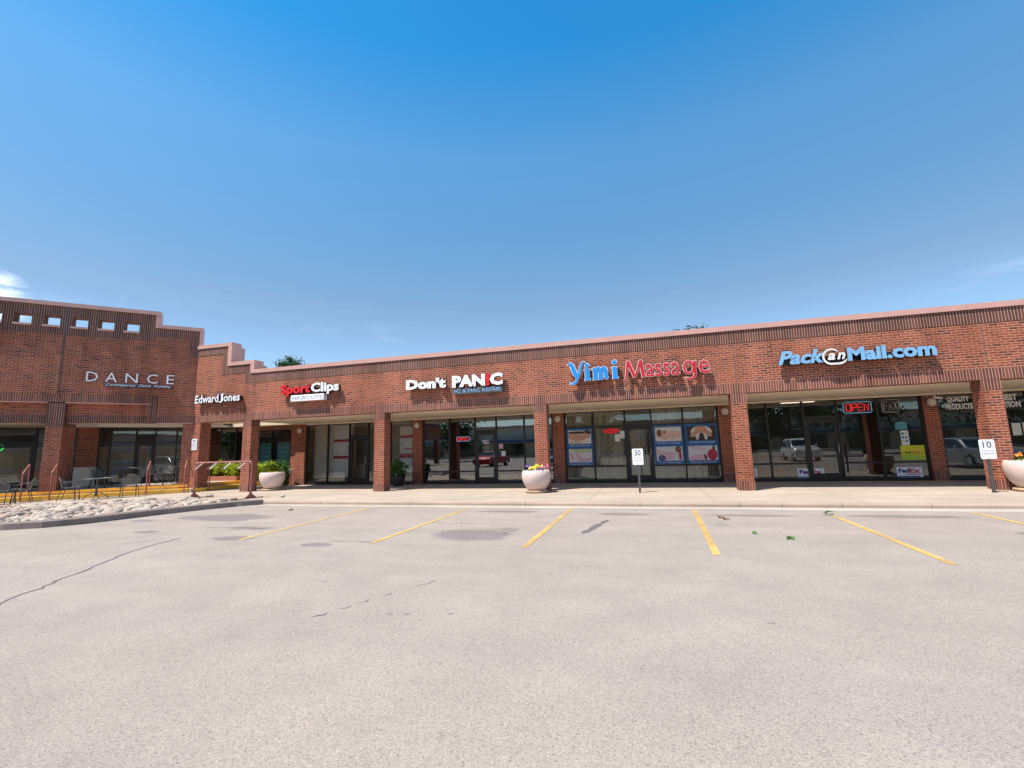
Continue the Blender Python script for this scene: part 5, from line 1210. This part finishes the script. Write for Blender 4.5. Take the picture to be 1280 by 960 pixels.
for x, lab in ((-2.9, 'ceiling lamp in the room behind the angled wing, left of its door'), (-1.3, 'ceiling lamp in the room behind the angled wing, right of its door')):
    t = thing('ceiling_light', lab, 'ceiling lamp', frD @ Vector((x, SF+.95, 2.95)), R(45)); mb = MB(); mb.box(-.4, .4, -.1, .1, -.04, 0); mb.build('frame', 'white', t); mb = MB(); mb.box(-.38, .38, -.09, .09, -.046, -.041); mb.build('diffuser', 'tube', t)

# ------------------------------------------------------------------ the far side of the lot, seen mirrored in the shop glass
def car(label, loc, rz, paint, kind='sedan'):
    t = thing('parked_car', label, 'car', loc, rz, None)
    hi = {'sedan': 1.45, 'suv': 1.75}[kind]; L = 2.3; k = hi/1.45
    if kind == 'sedan': P = [(-2.28, .62), (-2.2, .92), (-1.75, 1.0), (-1.2, 1.36), (-.75, 1.45), (.15, 1.44), (.55, 1.36), (1.25, .96), (2.0, .84), (2.26, .66), (2.3, .40), (2.2, .24), (-2.2, .26), (-2.3, .42)]
    else: P = [(-2.25, .75), (-2.2, 1.1), (-2.05, 1.66), (-1.7, 1.74), (.1, 1.74), (.5, 1.62), (1.05, 1.14), (2.0, 1.02), (2.24, .82), (2.28, .5), (2.2, .3), (-2.2, .32), (-2.28, .5)]
    rows = []
    for f, s_ in ((-1, .0), (-.97, .86), (-.86, .97), (0, 1), (.86, .97), (.97, .86), (1, 0)):
        if s_ == 0: continue
        rows.append([(x*(1 if abs(f) < .9 else .985), f*.88*(1-.16*max(0, (z-.95))/.5), z if abs(f) < .9 else .6+(z-.6)*.93) for x, z in P])
    mb = MB(); mb.grid(rows, closed_v=True); mb.face(rows[0]); mb.face(rows[-1][::-1]); mb.build('body', paint, t)
    top = [p for p in P]; mb = MB()
    if kind == 'sedan': side = [(-1.55, 1.02), (-1.12, 1.32), (-.72, 1.39), (.12, 1.38), (.48, 1.31), (1.02, .99)]
    else: side = [(-1.95, 1.14), (-1.85, 1.6), (.05, 1.66), (.42, 1.57), (.9, 1.14)]
    for s_ in (-1, 1): mb.face([(x, s_*(.862*(1-.16*max(0, (z-.95))/.5)+.022), z) for x, z in side][::s_])
    mb.build('side_window', 'carglass', t)
    a, b = (P[6], P[7]) if kind == 'sedan' else (P[5], P[6])
    def scr(a, b, name, dx):
        mb = MB(); q = [(a[0]+(b[0]-a[0])*u_+dx, v, a[1]+(b[1]-a[1])*u_+.02) for u_, v in ((.08, -.66), (.08, .66), (.92, .74), (.92, -.74))]; mb.face(q); mb.build(name, 'carglass', t)
    scr(a, b, 'windscreen', .012)
    a, b = (P[3], P[2]) if kind == 'sedan' else (P[2], P[1])
    scr(a, b, 'rear_window', -.02)
    for x in (-1.38, 1.38):
        for s_ in (-1, 1):
            m1 = MB(); m1.fr = Matrix.Translation((x, s_*.78, .33)) @ Matrix.Rotation(R(90*s_), 4, 'X'); m1.lathe([(.2, -.12), (.33, -.11), (.335, 0), (.33, -.0), (.31, -.13), (.2, -.135)][:3]+[(.33, .1), (.2, .11)], 22); wh = m1.build('wheel', 'rubber', t)
            m2 = MB(); m2.fr = m1.fr; m2.lathe([(.21, -.125), (.2, -.14), (.05, -.13), (0, -.13)], 16); m2.build('rim', 'steel', wh)
    for s_ in (-1, 1):
        m1 = MB(); m1.ball((2.16, s_*.62, .70*k if kind == 'suv' else .70), .15, 10, (.6, 1.3, .6)); m1.build('headlight', 'headlight', t)
        m1 = MB(); m1.ball((-2.2, s_*.66, .84*k), .13, 10, (.5, 1.2, .8)); m1.build('taillight', 'taillight', t)
        m1 = MB(); m1.ball((.78, s_*.98, 1.02*k), .1, 8, (.6, 1, .7)); m1.build('mirror', paint, t)
    return t
car('silver sedan mirrored in the QUALITY PRODUCTS window', (15.2, -6.1, LZ), R(90), 'silver')
car('red sedan mirrored left of the computer shop door', (-13.9, -19.6, LZ), R(97), 'carred')
car('dark blue sedan mirrored right of the computer shop door', (-8.3, -20.0, LZ), R(86), 'carblue')
car('white utility vehicle mirrored in the mailing shop windows', (11.6, -19.5, LZ), R(92), 'carwhite', 'suv')
car('silver utility vehicle mirrored near the middle column', (-4.9, -19.4, LZ), R(90), 'silver', 'suv')
for i, (x, y, h, r_, lab) in enumerate(((15, -34, 10, 4.2, 'leafy tree mirrored in the mailing shop windows'), (24, -40, 12, 5, 'tall tree mirrored behind the FAX neon'), (34, -36, 11, 4.6, 'broad tree mirrored in the QUALITY PRODUCTS window'), (-28, -44, 9, 3.8, 'tree mirrored in the haircut shop windows'), (-6, -52, 8, 3.6, 'distant tree mirrored in the computer shop windows'))):
    tree(lab, (x, y, LZ), h, r_, 80+i, 5200, ls=.26)

# a long low building added across the lot as filler for the glass reflections
t = thing('added_mirror_building', 'long low tan building added across the lot to fill the shop glass reflections', 'building', (10, -62, LZ))
mb = MB(); mb.box(-75, 75, -12, 0, 0, 5.6); mb.m = 1; mb.box(-75.3, 75.3, -12.3, .3, 5.601, 6.0); mb.build('wall', ['soffit', 'coping'], t)
mb = MB(); mb.box(-74, 74, .001, 2.2, 2.9, 3.3); mb.build('awning', 'posterblue', t)
for k in range(18):
    x = -70+8.2*k; mb = MB(); mb.box(x, x+5.6, .002, .06, .4, 2.7); mb.build('window', 'carglass', t)
